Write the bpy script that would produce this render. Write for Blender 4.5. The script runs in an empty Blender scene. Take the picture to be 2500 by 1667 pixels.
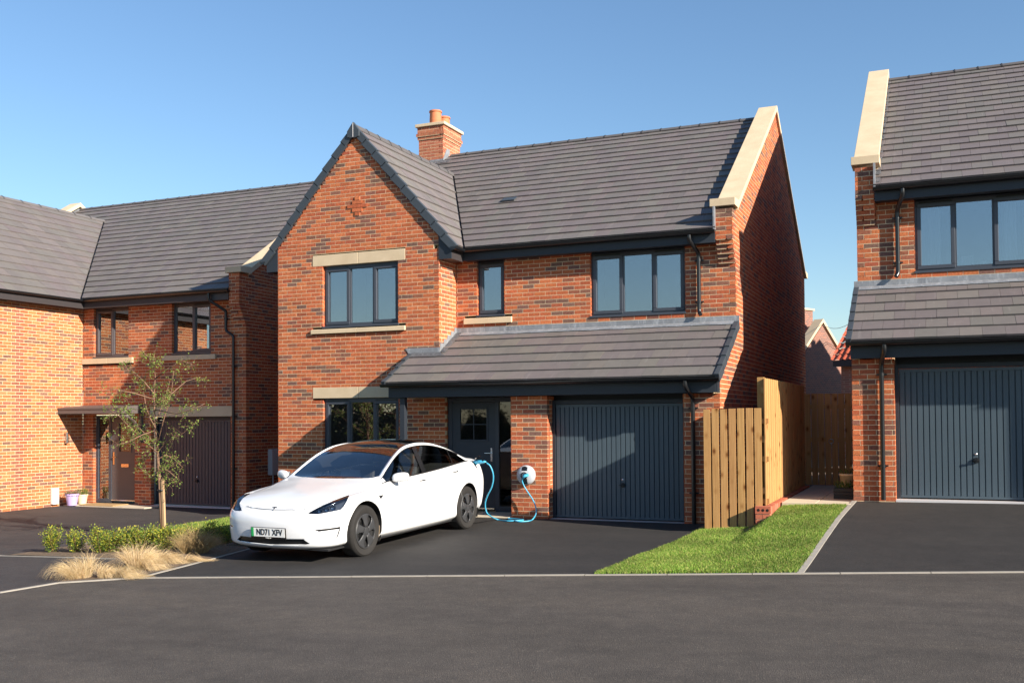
import bpy, bmesh, math, random
from mathutils import Vector, Matrix
random.seed(7)
R = math.radians
scene = bpy.context.scene
col = scene.collection

# ------------------------------------------------------------------ camera
TH, PH, RO, FPX, CYP = -0.403769677, 0.0240528176, -0.00696721803, 2448.22429, 959.508079
CAM = Vector((6.757, -15.756, 1.735))
fw = Vector((math.sin(TH)*math.cos(PH), math.cos(TH)*math.cos(PH), math.sin(PH)))
r0 = Vector((math.cos(TH), -math.sin(TH), 0)); u0 = r0.cross(fw)
cr = math.cos(RO)*r0 + math.sin(RO)*u0; cu = -math.sin(RO)*r0 + math.cos(RO)*u0
cd = bpy.data.cameras.new('camera'); cam = bpy.data.objects.new('camera', cd); col.objects.link(cam)
m3 = Matrix((cr, cu, -fw)).transposed()
cam.matrix_world = Matrix.Translation(CAM) @ m3.to_4x4()
cd.sensor_fit = 'HORIZONTAL'; cd.sensor_width = 36; cd.lens = FPX/2500*36
cd.shift_y = (CYP-833.5)/2500; cd.clip_end = 3000; cd.clip_start = .1
scene.camera = cam
def pray(x, y): return fw + cr*((x-1250)/FPX) - cu*((y-CYP)/FPX)
def proj(p):
    q = Vector(p)-CAM; d = q.dot(fw)
    return (1250+FPX*q.dot(cr)/d, CYP-FPX*q.dot(cu)/d, d)

# ------------------------------------------------------------------ sky, sun, exposure
TO_SUN = Vector((3.0, -1.0, 1.43)).normalized()
EL = math.asin(TO_SUN.z); AZ = math.atan2(TO_SUN.x, TO_SUN.y)      # azimuth clockwise from +Y
w = bpy.data.worlds.new('World'); scene.world = w; w.use_nodes = True
nt = w.node_tree; nt.nodes.clear()
sky = nt.nodes.new('ShaderNodeTexSky'); sky.sky_type = 'NISHITA'; sky.sun_disc = False
sky.sun_elevation = EL; sky.sun_rotation = AZ; sky.altitude = 60; sky.air_density = 1.25; sky.dust_density = .1; sky.ozone_density = 5.0
bg = nt.nodes.new('ShaderNodeBackground'); bg.inputs[1].default_value = .077
wo = nt.nodes.new('ShaderNodeOutputWorld')
nt.links.new(sky.outputs[0], bg.inputs[0]); nt.links.new(bg.outputs[0], wo.inputs[0])
sd = bpy.data.lights.new('sun', 'SUN'); sd.energy = 5.0; sd.angle = R(.53); sd.color = (1, .90, .76)
sun = bpy.data.objects.new('sun', sd); col.objects.link(sun)
sun.rotation_euler = (-TO_SUN).to_track_quat('-Z', 'Y').to_euler()
scene.render.engine = 'CYCLES'
scene.view_settings.view_transform = 'Standard'; scene.view_settings.look = 'None'
scene.view_settings.exposure = 1.15; scene.view_settings.gamma = 1
scene.cycles.max_bounces = 8; scene.cycles.transparent_max_bounces = 12
try: scene.cycles.sample_clamp_indirect = 6
except Exception: pass

# ------------------------------------------------------------------ object helpers
def tag(o, label=None, cat=None, group=None, kind=None):
    if label: o['label'] = label
    if cat: o['category'] = cat
    if group: o['group'] = group
    if kind: o['kind'] = kind
    return o
def empty(name, loc=(0, 0, 0), parent=None):
    o = bpy.data.objects.new(name, None); col.objects.link(o); o.location = loc; o.empty_display_size = .1
    if parent: o.parent = parent
    return o
class MB:
    """collects shapes; build() links them as one mesh object. xf mirrors / shifts everything."""
    def __init__(s, xf=None): s.v = []; s.f = []; s.c = []; s.xf = xf
    def add(s, vs, fs, tone=None):
        n = len(s.v); flip = s.xf is not None and s.xf[0] < 0
        for p in vs:
            p = Vector(p)
            if s.xf is not None: p = Vector((s.xf[0]*p.x+s.xf[1], p.y+s.xf[2], p.z+s.xf[3]))
            s.v.append(p)
        for f in fs:
            t = tuple(n+i for i in f)
            s.f.append(t[::-1] if flip else t); s.c.append(tone)
        return s
    def box(s, x0, x1, y0, y1, z0, z1, tone=None):
        if x1 < x0: x0, x1 = x1, x0
        if y1 < y0: y0, y1 = y1, y0
        if z1 < z0: z0, z1 = z1, z0
        vs = [(x0,y0,z0),(x1,y0,z0),(x1,y1,z0),(x0,y1,z0),(x0,y0,z1),(x1,y0,z1),(x1,y1,z1),(x0,y1,z1)]
        return s.add(vs, BOXF, tone)
    def hexa(s, vs, tone=None): return s.add(vs, BOXF, tone)
    def frame(s, O, U, N, u0, u1, z0, z1, d0, d1, tone=None):
        """box in a wall frame: along U, outward N, up z"""
        O = Vector(O); U = Vector(U); N = Vector(N); Z = Vector((0, 0, 1))
        if U.cross(Z).dot(N) < 0: a, b = d0, d1
        else: a, b = d1, d0
        P = lambda u, d, z: O+U*u+N*d+Z*z
        vs = [P(u0,b,z0),P(u1,b,z0),P(u1,a,z0),P(u0,a,z0),P(u0,b,z1),P(u1,b,z1),P(u1,a,z1),P(u0,a,z1)]
        return s.add(vs, BOXF, tone)
    def extrude(s, pts, d, tone=None, cap=True):
        """planar polygon pts (ccw seen against d) swept by d"""
        pts = [Vector(p) for p in pts]; d = Vector(d); n = len(pts)
        nrm = Vector((0,0,0))
        for i in range(n): nrm += pts[i].cross(pts[(i+1) % n])
        if nrm.dot(d) > 0: pts = pts[::-1]
        vs = pts+[p+d for p in pts]
        fs = [tuple(range(n)), tuple(range(2*n-1, n-1, -1))] if cap else []
        fs += [(i, i+n, (i+1) % n+n, (i+1) % n) for i in range(n)]
        return s.add(vs, fs, tone)
    def tube(s, path, rad, n=10, tone=None, cap=True):
        path = [Vector(p) for p in path]; m = len(path)
        rads = rad if isinstance(rad, (list, tuple)) else [rad]*m
        vs = []; fs = []; prev = None
        for i, p in enumerate(path):
            t = (path[min(i+1, m-1)]-path[max(i-1, 0)]).normalized()
            if prev is None:
                a = t.orthogonal().normalized()
            else:
                a = (prev-t*prev.dot(t)).normalized()
            prev = a; b = t.cross(a)
            for k in range(n):
                an = 2*math.pi*k/n; vs.append(p+(a*math.cos(an)+b*math.sin(an))*rads[i])
        for i in range(m-1):
            for k in range(n):
                k2 = (k+1) % n; fs.append((i*n+k, i*n+k2, (i+1)*n+k2, (i+1)*n+k))
        if cap: fs += [tuple(range(n-1, -1, -1)), tuple((m-1)*n+k for k in range(n))]
        return s.add(vs, fs, tone)
    def lathe(s, c, prof, axis=(0, 0, 1), n=24, tone=None):
        """prof: (radius, height along axis)"""
        c = Vector(c); ax = Vector(axis).normalized(); a = ax.orthogonal().normalized(); b = ax.cross(a)
        vs = []; fs = []
        for r_, h in prof:
            for k in range(n):
                an = 2*math.pi*k/n; vs.append(c+ax*h+(a*math.cos(an)+b*math.sin(an))*r_)
        for i in range(len(prof)-1):
            for k in range(n):
                k2 = (k+1) % n; fs.append((i*n+k, i*n+k2, (i+1)*n+k2, (i+1)*n+k))
        return s.add(vs, fs, tone)
    def build(s, name, mat, parent=None, smooth=False, bevel=0, kind=None, autos=None):
        me = bpy.data.meshes.new(name); me.from_pydata(s.v, [], s.f); me.update()
        if any(c is not None for c in s.c):
            at = me.color_attributes.new('Col', 'FLOAT_COLOR', 'CORNER')
            data = []
            for p, c in zip(me.polygons, s.c):
                c = c or (1, 1, 1)
                data += [c[0], c[1], c[2], 1.0]*p.loop_total
            at.data.foreach_set('color', data)
        o = bpy.data.objects.new(name, me); col.objects.link(o)
        if isinstance(mat, str): mat = M[mat]
        me.materials.append(mat)
        if parent: o.parent = parent
        if smooth or autos:
            me.polygons.foreach_set('use_smooth', [True]*len(me.polygons))
            if autos: me.set_sharp_from_angle(angle=R(autos))
        if bevel:
            bm = o.modifiers.new('bevel', 'BEVEL'); bm.width = bevel; bm.segments = 2; bm.limit_method = 'ANGLE'
        if kind: o['kind'] = kind
        return o
BOXF = [(0,3,2,1),(4,5,6,7),(0,1,5,4),(1,2,6,5),(2,3,7,6),(3,0,4,7)]

# ------------------------------------------------------------------ material helpers
M = {}
def newmat(name):
    m = bpy.data.materials.new(name); m.use_nodes = True; M[name] = m
    t = m.node_tree; b = t.nodes['Principled BSDF']
    return m, t, b
def N(t, typ, **kw):
    n = t.nodes.new(typ)
    for k, v in kw.items(): setattr(n, k, v)
    return n
def inp(n, **kw):
    for k, v in kw.items():
        n.inputs[k.replace('_', ' ')].default_value = v
    return n
def coords(t, kind='Object', scale=(1, 1, 1)):
    tc = N(t, 'ShaderNodeNewGeometry') if kind == 'World' else N(t, 'ShaderNodeTexCoord')
    mp = N(t, 'ShaderNodeMapping'); mp.inputs['Scale'].default_value = scale
    t.links.new(tc.outputs['Position' if kind == 'World' else kind], mp.inputs[0]); return mp.outputs[0]
def noise(t, vec, scale, detail=4, rough=.6):
    n = N(t, 'ShaderNodeTexNoise'); n.inputs['Scale'].default_value = scale; n.inputs['Detail'].default_value = detail
    n.inputs['Roughness'].default_value = rough; t.links.new(vec, n.inputs['Vector']); return n.outputs['Fac']
def ramp(t, fac, stops):
    n = N(t, 'ShaderNodeValToRGB'); e = n.color_ramp.elements
    while len(e) < len(stops): e.new(.5)
    for el, (p, c) in zip(e, stops):
        el.position = p; el.color = (*c, 1) if len(c) == 3 else c
    t.links.new(fac, n.inputs[0]); return n.outputs[0]
def mix(t, a, b, fac, mode='MIX'):
    n = N(t, 'ShaderNodeMix', data_type='RGBA', blend_type=mode)
    for sck, v in ((n.inputs[6], a), (n.inputs[7], b)):
        if hasattr(v, 'node'): t.links.new(v, sck)
        else: sck.default_value = (*v, 1)
    if hasattr(fac, 'node'): t.links.new(fac, n.inputs[0])
    else: n.inputs[0].default_value = fac
    return n.outputs[2]
def bump(t, b, h, strength=.3, dist=.01):
    n = N(t, 'ShaderNodeBump'); n.inputs['Strength'].default_value = strength; n.inputs['Distance'].default_value = dist
    t.links.new(h, n.inputs['Height']); t.links.new(n.outputs[0], b.inputs['Normal']); return n
def simple(name, c, rough=.5, metal=0, spec=.5, var=0, vscale=8, bmp=0, bscale=60, coat=0, world=True):
    m, t, b = newmat(name)
    b.inputs['Roughness'].default_value = rough; b.inputs['Metallic'].default_value = metal
    b.inputs['Specular IOR Level'].default_value = spec
    b.inputs['Base Color'].default_value = (*c, 1)
    if coat: b.inputs['Coat Weight'].default_value = coat; b.inputs['Coat Roughness'].default_value = .03
    v = coords(t, 'World' if world else 'Object')
    if var:
        f = noise(t, v, vscale, 5)
        c2 = mix(t, tuple(max(0, x*(1-var)) for x in c), tuple(min(1, x*(1+var)) for x in c), f)
        t.links.new(c2, b.inputs['Base Color'])
    if bmp: bump(t, b, noise(t, v, bscale, 4), bmp, .004)
    return m

# ------------------------------------------------------------------ materials
def mat_brick():
    m, t, b = newmat('brick')
    v = coords(t, 'World')
    at = N(t, 'ShaderNodeAttribute', attribute_name='Col')
    n1 = noise(t, v, 34, 5, .65); n2 = noise(t, v, 1.3, 3)
    c = mix(t, at.outputs['Color'], (.55, .52, .5), n1, 'MULTIPLY')
    k = ramp(t, n1, [(.3, (.62, .6, .6)), (.55, (1, 1, 1)), (.78, (1.25, 1.2, 1.15))])
    c = mix(t, at.outputs['Color'], k, 1, 'MULTIPLY')
    k2 = ramp(t, n2, [(.3, (.90, .90, .92)), (.7, (1.08, 1.06, 1.04))])
    c = mix(t, c, k2, 1, 'MULTIPLY')
    t.links.new(c, b.inputs['Base Color']); b.inputs['Roughness'].default_value = .9; b.inputs['Specular IOR Level'].default_value = .2
    mp = N(t, 'ShaderNodeMapping'); mp.inputs['Scale'].default_value = (1, 1, 1); mp.inputs['Rotation'].default_value = (.5, .4, .6)
    t.links.new(v, mp.inputs[0])
    h = noise(t, mp.outputs[0], 26, 4, .7)
    bump(t, b, h, .5, .007)
mat_brick()
def mat_mortar():
    m, t, b = newmat('mortar'); v = coords(t, 'World')
    c = ramp(t, noise(t, v, 5, 5), [(.3, (.60, .47, .30)), (.7, (.74, .60, .40))])
    t.links.new(c, b.inputs['Base Color']); b.inputs['Roughness'].default_value = .95; b.inputs['Specular IOR Level'].default_value = .1
    bump(t, b, noise(t, v, 120, 3), .4, .003)
mat_mortar()
def mat_stone():
    m, t, b = newmat('cast_stone'); v = coords(t, 'World')
    c = ramp(t, noise(t, v, 3, 6, .6), [(.3, (.52, .41, .275)), (.7, (.60, .485, .335))])
    f = noise(t, v, 90, 3)
    c = mix(t, c, ramp(t, f, [(.3, (.93, .93, .93)), (.7, (1.05, 1.05, 1.05))]), 1, 'MULTIPLY')
    t.links.new(c, b.inputs['Base Color']); b.inputs['Roughness'].default_value = .85; b.inputs['Specular IOR Level'].default_value = .2
    bump(t, b, f, .2, .003)
mat_stone()
def mat_tile():
    m, t, b = newmat('roof_tile'); v = coords(t, 'World')
    at = N(t, 'ShaderNodeAttribute', attribute_name='Col')
    f = noise(t, v, 7, 6, .65)
    c = mix(t, at.outputs['Color'], ramp(t, f, [(.25, (.92, .92, .93)), (.5, (1, 1, 1)), (.75, (1.09, 1.08, 1.07))]), 1, 'MULTIPLY')
    mp = N(t, 'ShaderNodeMapping'); mp.inputs['Scale'].default_value = (14, 1.5, 1.5); t.links.new(v, mp.inputs[0])
    g = noise(t, mp.outputs[0], 1, 4)
    c = mix(t, c, (.30, .28, .27), ramp(t, g, [(.62, (0, 0, 0)), (.8, (.35, .35, .35))]))
    t.links.new(c, b.inputs['Base Color']); b.inputs['Roughness'].default_value = .62; b.inputs['Specular IOR Level'].default_value = .35
    bump(t, b, noise(t, v, 150, 3), .25, .002)
mat_tile()
simple('anthracite', (.022, .027, .036), .45, spec=.4, var=.12, vscale=3)
simple('black_plastic', (.011, .012, .014), .28, spec=.5)
simple('verge_plastic', (.040, .050, .062), .5, var=.08)
simple('window_frame', (.045, .052, .068), .38, var=.06)
simple('dark_bronze', (.040, .034, .036), .45, var=.08)
simple('garage_paint', (.056, .080, .100), .36, var=.07, vscale=1.5)
simple('garage_paint_plum', (.052, .050, .062), .42, var=.07, vscale=1.5)
simple('door_paint', (.030, .036, .050), .4, var=.08)
simple('chrome', (.75, .75, .76), .18, metal=1)
simple('terracotta', (.52, .17, .075), .75, var=.12, vscale=9)
simple('vent_slate', (.045, .055, .065), .45)
simple('brass', (.62, .45, .28), .25, metal=1)
simple('dark_void', (.008, .008, .009), .9)
simple('room', (.22, .215, .21), .9)
simple('curtain', (.85, .86, .87), .9)
simple('white_pvc', (.75, .75, .74), .4)
simple('meter_grey', (.50, .49, .50), .5, var=.05)
def mat_lead():
    m, t, b = newmat('lead'); v = coords(t, 'World')
    f = noise(t, v, 2.2, 6, .7); mp = N(t, 'ShaderNodeMapping'); mp.inputs['Scale'].default_value = (9, 9, 2); t.links.new(v, mp.inputs[0])
    g = noise(t, mp.outputs[0], 2, 5, .7)
    c = ramp(t, f, [(.3, (.16, .17, .19)), (.6, (.27, .28, .30))])
    c = mix(t, c, (.46, .48, .51), ramp(t, g, [(.52, (0, 0, 0)), (.75, (.9, .9, .9))]))
    t.links.new(c, b.inputs['Base Color']); b.inputs['Roughness'].default_value = .55; b.inputs['Metallic'].default_value = .25
    bump(t, b, f, .4, .01)
mat_lead()
def mat_glass(name, tint=(.80, .84, .86), refl=.12, ior=1.52, rough=0.0):
    m, t, b = newmat(name); t.nodes.remove(b); out = t.nodes['Material Output']
    tr = N(t, 'ShaderNodeBsdfTransparent'); tr.inputs[0].default_value = (*tint, 1)
    gl = N(t, 'ShaderNodeBsdfGlossy'); gl.inputs['Roughness'].default_value = rough; gl.inputs[0].default_value = (.95, .97, 1, 1)
    fr = N(t, 'ShaderNodeFresnel'); fr.inputs[0].default_value = ior
    ad = N(t, 'ShaderNodeMath', operation='ADD', use_clamp=True); ad.inputs[1].default_value = refl
    t.links.new(fr.outputs[0], ad.inputs[0])
    mx = N(t, 'ShaderNodeMixShader'); t.links.new(ad.outputs[0], mx.inputs[0]); t.links.new(tr.outputs[0], mx.inputs[1]); t.links.new(gl.outputs[0], mx.inputs[2])
    t.links.new(mx.outputs[0], out.inputs[0])
mat_glass('window_glass', (.70, .73, .75), .25)
mat_glass('door_glass', (.35, .37, .4), .06, rough=.02)
mat_glass('car_glass', (.62, .66, .65), .06)

# ------------------------------------------------------------------ ground heights
def h0(x):
    P = [(-60, -1.2), (-20, -.42), (-12.5, -.30), (-7.6, -.30), (-3.0, .02), (3.3, .025), (4.3, .17), (4.56, .40), (5.3, .445), (8, .47), (14, .55), (60, 2.2)]
    for (a, za), (b_, zb) in zip(P, P[1:]):
        if x <= b_:
            k = (x-a)/(b_-a); return za+(zb-za)*k
    return P[-1][1]
def hr(x): return max(-2.0, min(1.6, -.075+.03*x))
EDGE_A, EDGE_B = None, None
def on_road_plane(px, py):
    v = pray(px, py); # z = -.075+.03 x
    k = (-.075+.03*CAM.x-CAM.z)/(v.z-.03*v.x); return CAM+v*k
E1 = on_road_plane(343, 1411); E2 = on_road_plane(2500, 1397)
ESL = (E2.y-E1.y)/(E2.x-E1.x)
def yedge(x): return E1.y+(x-E1.x)*ESL
def gz(x, y):
    ye = yedge(x)
    if y >= 0: return h0(x)
    if y <= ye: return hr(x)
    k = y/ye; k = k*k*(3-2*k)*.35+k*.65
    return h0(x)+(hr(x)-h0(x))*k
def ground_at(px, py):
    v = pray(px, py); a, b_ = 2.0, 60.0
    f = lambda k: (CAM+v*k).z-gz((CAM+v*k).x, (CAM+v*k).y)
    for i in range(50):
        m_ = (a+b_)/2
        if f(m_) > 0: a = m_
        else: b_ = m_
    p = CAM+v*a; return Vector((p.x, p.y, gz(p.x, p.y)))
def mat_flatbrick(name, c1, c2, mort, scale=1.0):
    m, t, b = newmat(name)
    ge = N(t, 'ShaderNodeNewGeometry'); sx = N(t, 'ShaderNodeSeparateXYZ'); t.links.new(ge.outputs['Position'], sx.inputs[0])
    ad = N(t, 'ShaderNodeMath', operation='ADD'); t.links.new(sx.outputs[0], ad.inputs[0]); t.links.new(sx.outputs[1], ad.inputs[1])
    cb = N(t, 'ShaderNodeCombineXYZ'); t.links.new(ad.outputs[0], cb.inputs[0]); t.links.new(sx.outputs[2], cb.inputs[1])
    br = N(t, 'ShaderNodeTexBrick'); br.inputs['Scale'].default_value = 1; br.inputs['Brick Width'].default_value = .225; br.inputs['Row Height'].default_value = .075
    br.inputs['Mortar Size'].default_value = .006; br.inputs['Color1'].default_value = (*c1, 1); br.inputs['Color2'].default_value = (*c2, 1); br.inputs['Mortar'].default_value = (*mort, 1); br.offset = .5
    t.links.new(cb.outputs[0], br.inputs['Vector']); t.links.new(br.outputs[0], b.inputs['Base Color']); b.inputs['Roughness'].default_value = .9
    bump(t, b, br.outputs['Fac'], -.5, .008)
mat_flatbrick('brick_flat', (.38, .12, .055), (.22, .08, .05), (.5, .42, .32))
mat_flatbrick('brick_far', (.28, .11, .075), (.17, .085, .07), (.32, .25, .20))
simple('roof_flat', (.11, .10, .10), .7)
simple('pantile', (.42, .085, .04), .7, var=.25, vscale=6)

# ------------------------------------------------------------------ brickwork
CO, BL, BH, JT = .075, .215, .065, .010
TONES = [(.46,.132,.056)]*9+[(.42,.115,.052)]*7+[(.50,.155,.066)]*6+[(.36,.100,.052)]*3+[(.225,.100,.070)]*2+[(.185,.100,.076)]*2+[(.29,.105,.064)]*2
SUNLIT_TONES = [(.46,.155,.062)]*7+[(.42,.135,.058)]*5+[(.50,.185,.078)]*5+[(.22,.110,.075)]*3+[(.30,.11,.07)]*2  # same brick tinted more orange, direct sun put into the wing wall's colour
def jitter(c, a=.10):
    k = 1+random.uniform(-a, a); return (c[0]*k, c[1]*k*(1+random.uniform(-.05, .05)), c[2]*k)
PATCH = {}
def tone_at(seed, u, k, tones):
    """dark bricks come in loose runs, as in a mixed stock brick"""
    key = (seed, round(u/.45), k)
    rnd = random.Random(hash(key) & 0xffffff)
    run = rnd.random()
    if run < .045: return random.choice(tones[-5:])
    return random.choice(tones)
class Bricks:
    """all bricks of one building; finish() makes the largest-in-view ones objects, the rest one mesh per wall"""
    def __init__(s, xf, tones=TONES): s.xf = xf; s.walls = []; s.tones = tones
    def wall(s, name, O, U, Nn, courses, spans, holes=(), phase=0, depth=.1025, anchor=0.0, tones=None, vis=True, z0=0.0, mortar='mortar'):
        """courses: range of course numbers; spans(z)->[(u0,u1)]; holes (u0,u1,z0,z1)"""
        O = Vector(O); U = Vector(U); Nn = Vector(Nn); tones = tones or s.tones
        bl = []; mo = MB(s.xf); seed = hash(name) & 0xffff
        for k in courses:
            zb = z0+k*CO; zm = zb+BH/2
            iv = list(spans(zm))
            for (a, b_, h0_, h1_) in holes:
                if h0_ < zm < h1_:
                    nv = []
                    for (p, q) in iv:
                        if b_ <= p or a >= q: nv.append((p, q)); continue
                        if a > p: nv.append((p, a))
                        if b_ < q: nv.append((b_, q))
                    iv = nv
            for (p, q) in iv:
                if q-p < .02: continue
                mo.frame(O, U, Nn, p+.011, q-.011, zb-JT, zb+BH, -.0022, -depth+.012)
                off = (anchor(zm) if callable(anchor) else anchor)+(.1125 if (k+phase) % 2 else 0)
                i0 = math.floor((p-off)/.225)-1
                for i in range(i0, i0+int((q-p)/.225)+4):
                    a = max(p, off+i*.225); b_ = min(q, off+i*.225+BL)
                    if b_-a < .022: continue
                    bl.append((a, b_, zb, random.uniform(-.0006, .0010), jitter(tone_at(seed, a, k, tones))))
        s.walls.append(dict(name=name, O=O, U=U, N=Nn, bricks=bl, mortar=mo, mmat=mortar, depth=depth, vis=vis))
    def finish(s, thing, budget=300, hide=()):
        cand = []
        for wi, w_ in enumerate(s.walls):
            if not w_['vis']: continue
            for bi, (a, b_, z, d, t) in enumerate(w_['bricks']):
                if abs((b_-a)-BL) > .001: continue
                p = w_['O']+w_['U']*((a+b_)/2)+w_['N']*d; p = Vector((p.x, p.y, z+BH/2))
                if s.xf: p = Vector((s.xf[0]*p.x+s.xf[1], p.y+s.xf[2], p.z+s.xf[3]))
                n = Vector((w_['N'].x*(s.xf[0] if s.xf else 1), w_['N'].y, 0))
                e = CAM-p
                if n.dot(e) <= 0: continue
                x, y, dd = proj(p)
                if not (20 < x < 2480 and 20 < y < 1640): continue
                if any(h[0] < x < h[2] and h[1] < y < h[3] for h in hide): continue
                cand.append((-(n.dot(e)/e.length)/(dd*dd), wi, bi))
        cand.sort(); pick = set((c[1], c[2]) for c in cand[:budget])
        cache = {}
        for wi, w_ in enumerate(s.walls):
            mo = w_['mortar'].build('wall', w_['mmat'], thing)
            rest = MB(s.xf)
            for bi, (a, b_, z, d, t) in enumerate(w_['bricks']):
                if (wi, bi) in pick:
                    q = tuple(round(x*14)/14 for x in t) if False else t
                    key = (wi, bi % 40)
                    if key not in cache:
                        mb = MB((s.xf[0], 0, 0, 0) if s.xf else None)
                        mb.frame((0,0,0), w_['U'], w_['N'], -BL/2, BL/2, -BH/2, BH/2, 0, -w_['depth'], t)
                        o = mb.build('brick', 'brick', mo); cache[key] = o.data
                    else:
                        o = bpy.data.objects.new('brick', cache[key]); col.objects.link(o); o.parent = mo
                    p = w_['O']+w_['U']*((a+b_)/2)+w_['N']*d; p.z = z+BH/2
                    if s.xf: p = Vector((s.xf[0]*p.x+s.xf[1], p.y+s.xf[2], p.z+s.xf[3]))
                    o.location = p
                else:
                    rest.frame(w_['O'], w_['U'], w_['N'], a, b_, z, z+BH, d, -w_['depth'], t)
            if rest.v: rest.build('bricks', 'brick', mo, kind='stuff')

# ------------------------------------------------------------------ tiled roofs
TT = [(.140,.124,.120), (.134,.120,.117), (.146,.129,.124), (.131,.117,.114), (.139,.124,.121), (.148,.130,.123)]
def clip_cell(vs, planes):
    """clip a box (8 verts in BOXF order) by planes (point, normal); keep side n.(p-p0) < 0"""
    bm = bmesh.new(); bv = [bm.verts.new(v) for v in vs]
    for f in BOXF: bm.faces.new([bv[i] for i in f])
    for p0, n in planes:
        g = bm.verts[:]+bm.edges[:]+bm.faces[:]
        r_ = bmesh.ops.bisect_plane(bm, geom=g, plane_co=p0, plane_no=n, clear_outer=True)
        ed = [e for e in r_['geom_cut'] if isinstance(e, bmesh.types.BMEdge)]
        if ed:
            try: bmesh.ops.holes_fill(bm, edges=ed)
            except Exception: pass
        if not bm.faces: break
    bm.verts.index_update()
    out = ([v.co.copy() for v in bm.verts], [[v.index for v in f.verts] for f in bm.faces]); bm.free(); return out
class Tiles:
    def __init__(s, xf): s.xf = xf; s.pl = []
    def plane(s, name, E, U, S, length, rise, gauge=.318, width=.295, keep=None, first=0.0, tones=TT, vis=True, deck=True):
        """E eave corner, U along eave, S unit up-slope. keep(u0,u1,s0,s1)-> 'in', 'out' or a list of clip plane lists"""
        E = Vector(E); U = Vector(U).normalized(); S = Vector(S).normalized(); Nn = U.cross(S)
        if Nn.z < 0: Nn = -Nn
        n = round(rise/gauge); g = rise/n; tl = []
        for k in range(n):
            s0 = k*g; s1 = min(rise, s0+g+.07)
            off = -(width/2 if k % 2 else 0)+first
            i = math.floor(-off/width)-1
            while True:
                a = max(0, off+i*width); b_ = min(length, off+(i+1)*width); i += 1
                if a >= length-.02: break
                if b_-a < .02: continue
                a += .0015; b_ -= .0015
                lift = random.uniform(-.002, .0025); t = jitter(random.choice(tones), .04)
                st = 'in' if keep is None else keep(a, b_, s0, s1)
                if st == 'out': continue
                tl.append((a, b_, s0, s1, lift, t, st))
        s.pl.append(dict(name=name, E=E, U=U, S=S, N=Nn, tiles=tl, vis=vis, w=width, g=g))
    def verts(s, p, a, b_, s0, s1, lift):
        P = lambda u, q, n: p['E']+p['U']*u+p['S']*q+p['N']*(n+lift)
        lo = (.004, .038); hi = (-.018, .006)
        A = [P(a,s0,lo[0]),P(b_,s0,lo[0]),P(b_,s1,hi[0]),P(a,s1,hi[0]),P(a,s0,lo[1]),P(b_,s0,lo[1]),P(b_,s1,hi[1]),P(a,s1,hi[1])]
        if p['U'].cross(p['S']).z < 0:
            A = [A[1],A[0],A[3],A[2],A[5],A[4],A[7],A[6]]
        return A
    def finish(s, thing, budget=300, hide=()):
        cand = []
        for wi, p in enumerate(s.pl):
            if not p['vis']: continue
            for bi, (a, b_, s0, s1, li, t, st) in enumerate(p['tiles']):
                if st != 'in' or abs(b_-a-(p['w']-.003)) > .001 or s1-s0 < p['g']+.06: continue
                c = p['E']+p['U']*((a+b_)/2)+p['S']*(s0+p['g']/2); n = p['N'].copy()
                if s.xf: c = Vector((s.xf[0]*c.x+s.xf[1], c.y+s.xf[2], c.z+s.xf[3])); n.x *= s.xf[0]
                e = CAM-c
                if n.dot(e) <= 0: continue
                x, y, dd = proj(c)
                if not (20 < x < 2480 and 20 < y < 1640): continue
                if any(h[0] < x < h[2] and h[1] < y < h[3] for h in hide): continue
                cand.append((-(n.dot(e)/e.length)/(dd*dd), wi, bi))
        cand.sort(); pick = set((c[1], c[2]) for c in cand[:budget])
        for wi, p in enumerate(s.pl):
            if not p['tiles']: continue
            cache = {}; rest = MB(s.xf)
            ro = empty('roof', parent=thing)
            for bi, (a, b_, s0, s1, li, t, st) in enumerate(p['tiles']):
                if (wi, bi) in pick:
                    O = p['E']+p['U']*a+p['S']*s0+p['N']*li
                    if s.xf: O = Vector((s.xf[0]*O.x+s.xf[1], O.y+s.xf[2], O.z+s.xf[3]))
                    key = bi % 17
                    if key not in cache:
                        q = dict(E=Vector((0,0,0)), U=p['U'], S=p['S'], N=p['N'])
                        mb = MB((s.xf[0], 0, 0, 0) if s.xf else None)
                        mb.hexa(s.verts(q, 0, b_-a, 0, s1-s0, 0), t)
                        o = mb.build('roof_tile', 'roof_tile', ro); cache[key] = o.data
                    else:
                        o = bpy.data.objects.new('roof_tile', cache[key]); col.objects.link(o); o.parent = ro
                    o.location = O
                elif st == 'in': rest.hexa(s.verts(p, a, b_, s0, s1, li), t)
                else:
                    for pls in st:
                        vs, fs = clip_cell(s.verts(p, a, b_, s0, s1, li), pls)
                        if fs: rest.add(vs, fs, t)
            if rest.v: rest.build('roof_tiles', 'roof_tile', ro, kind='stuff')

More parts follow.
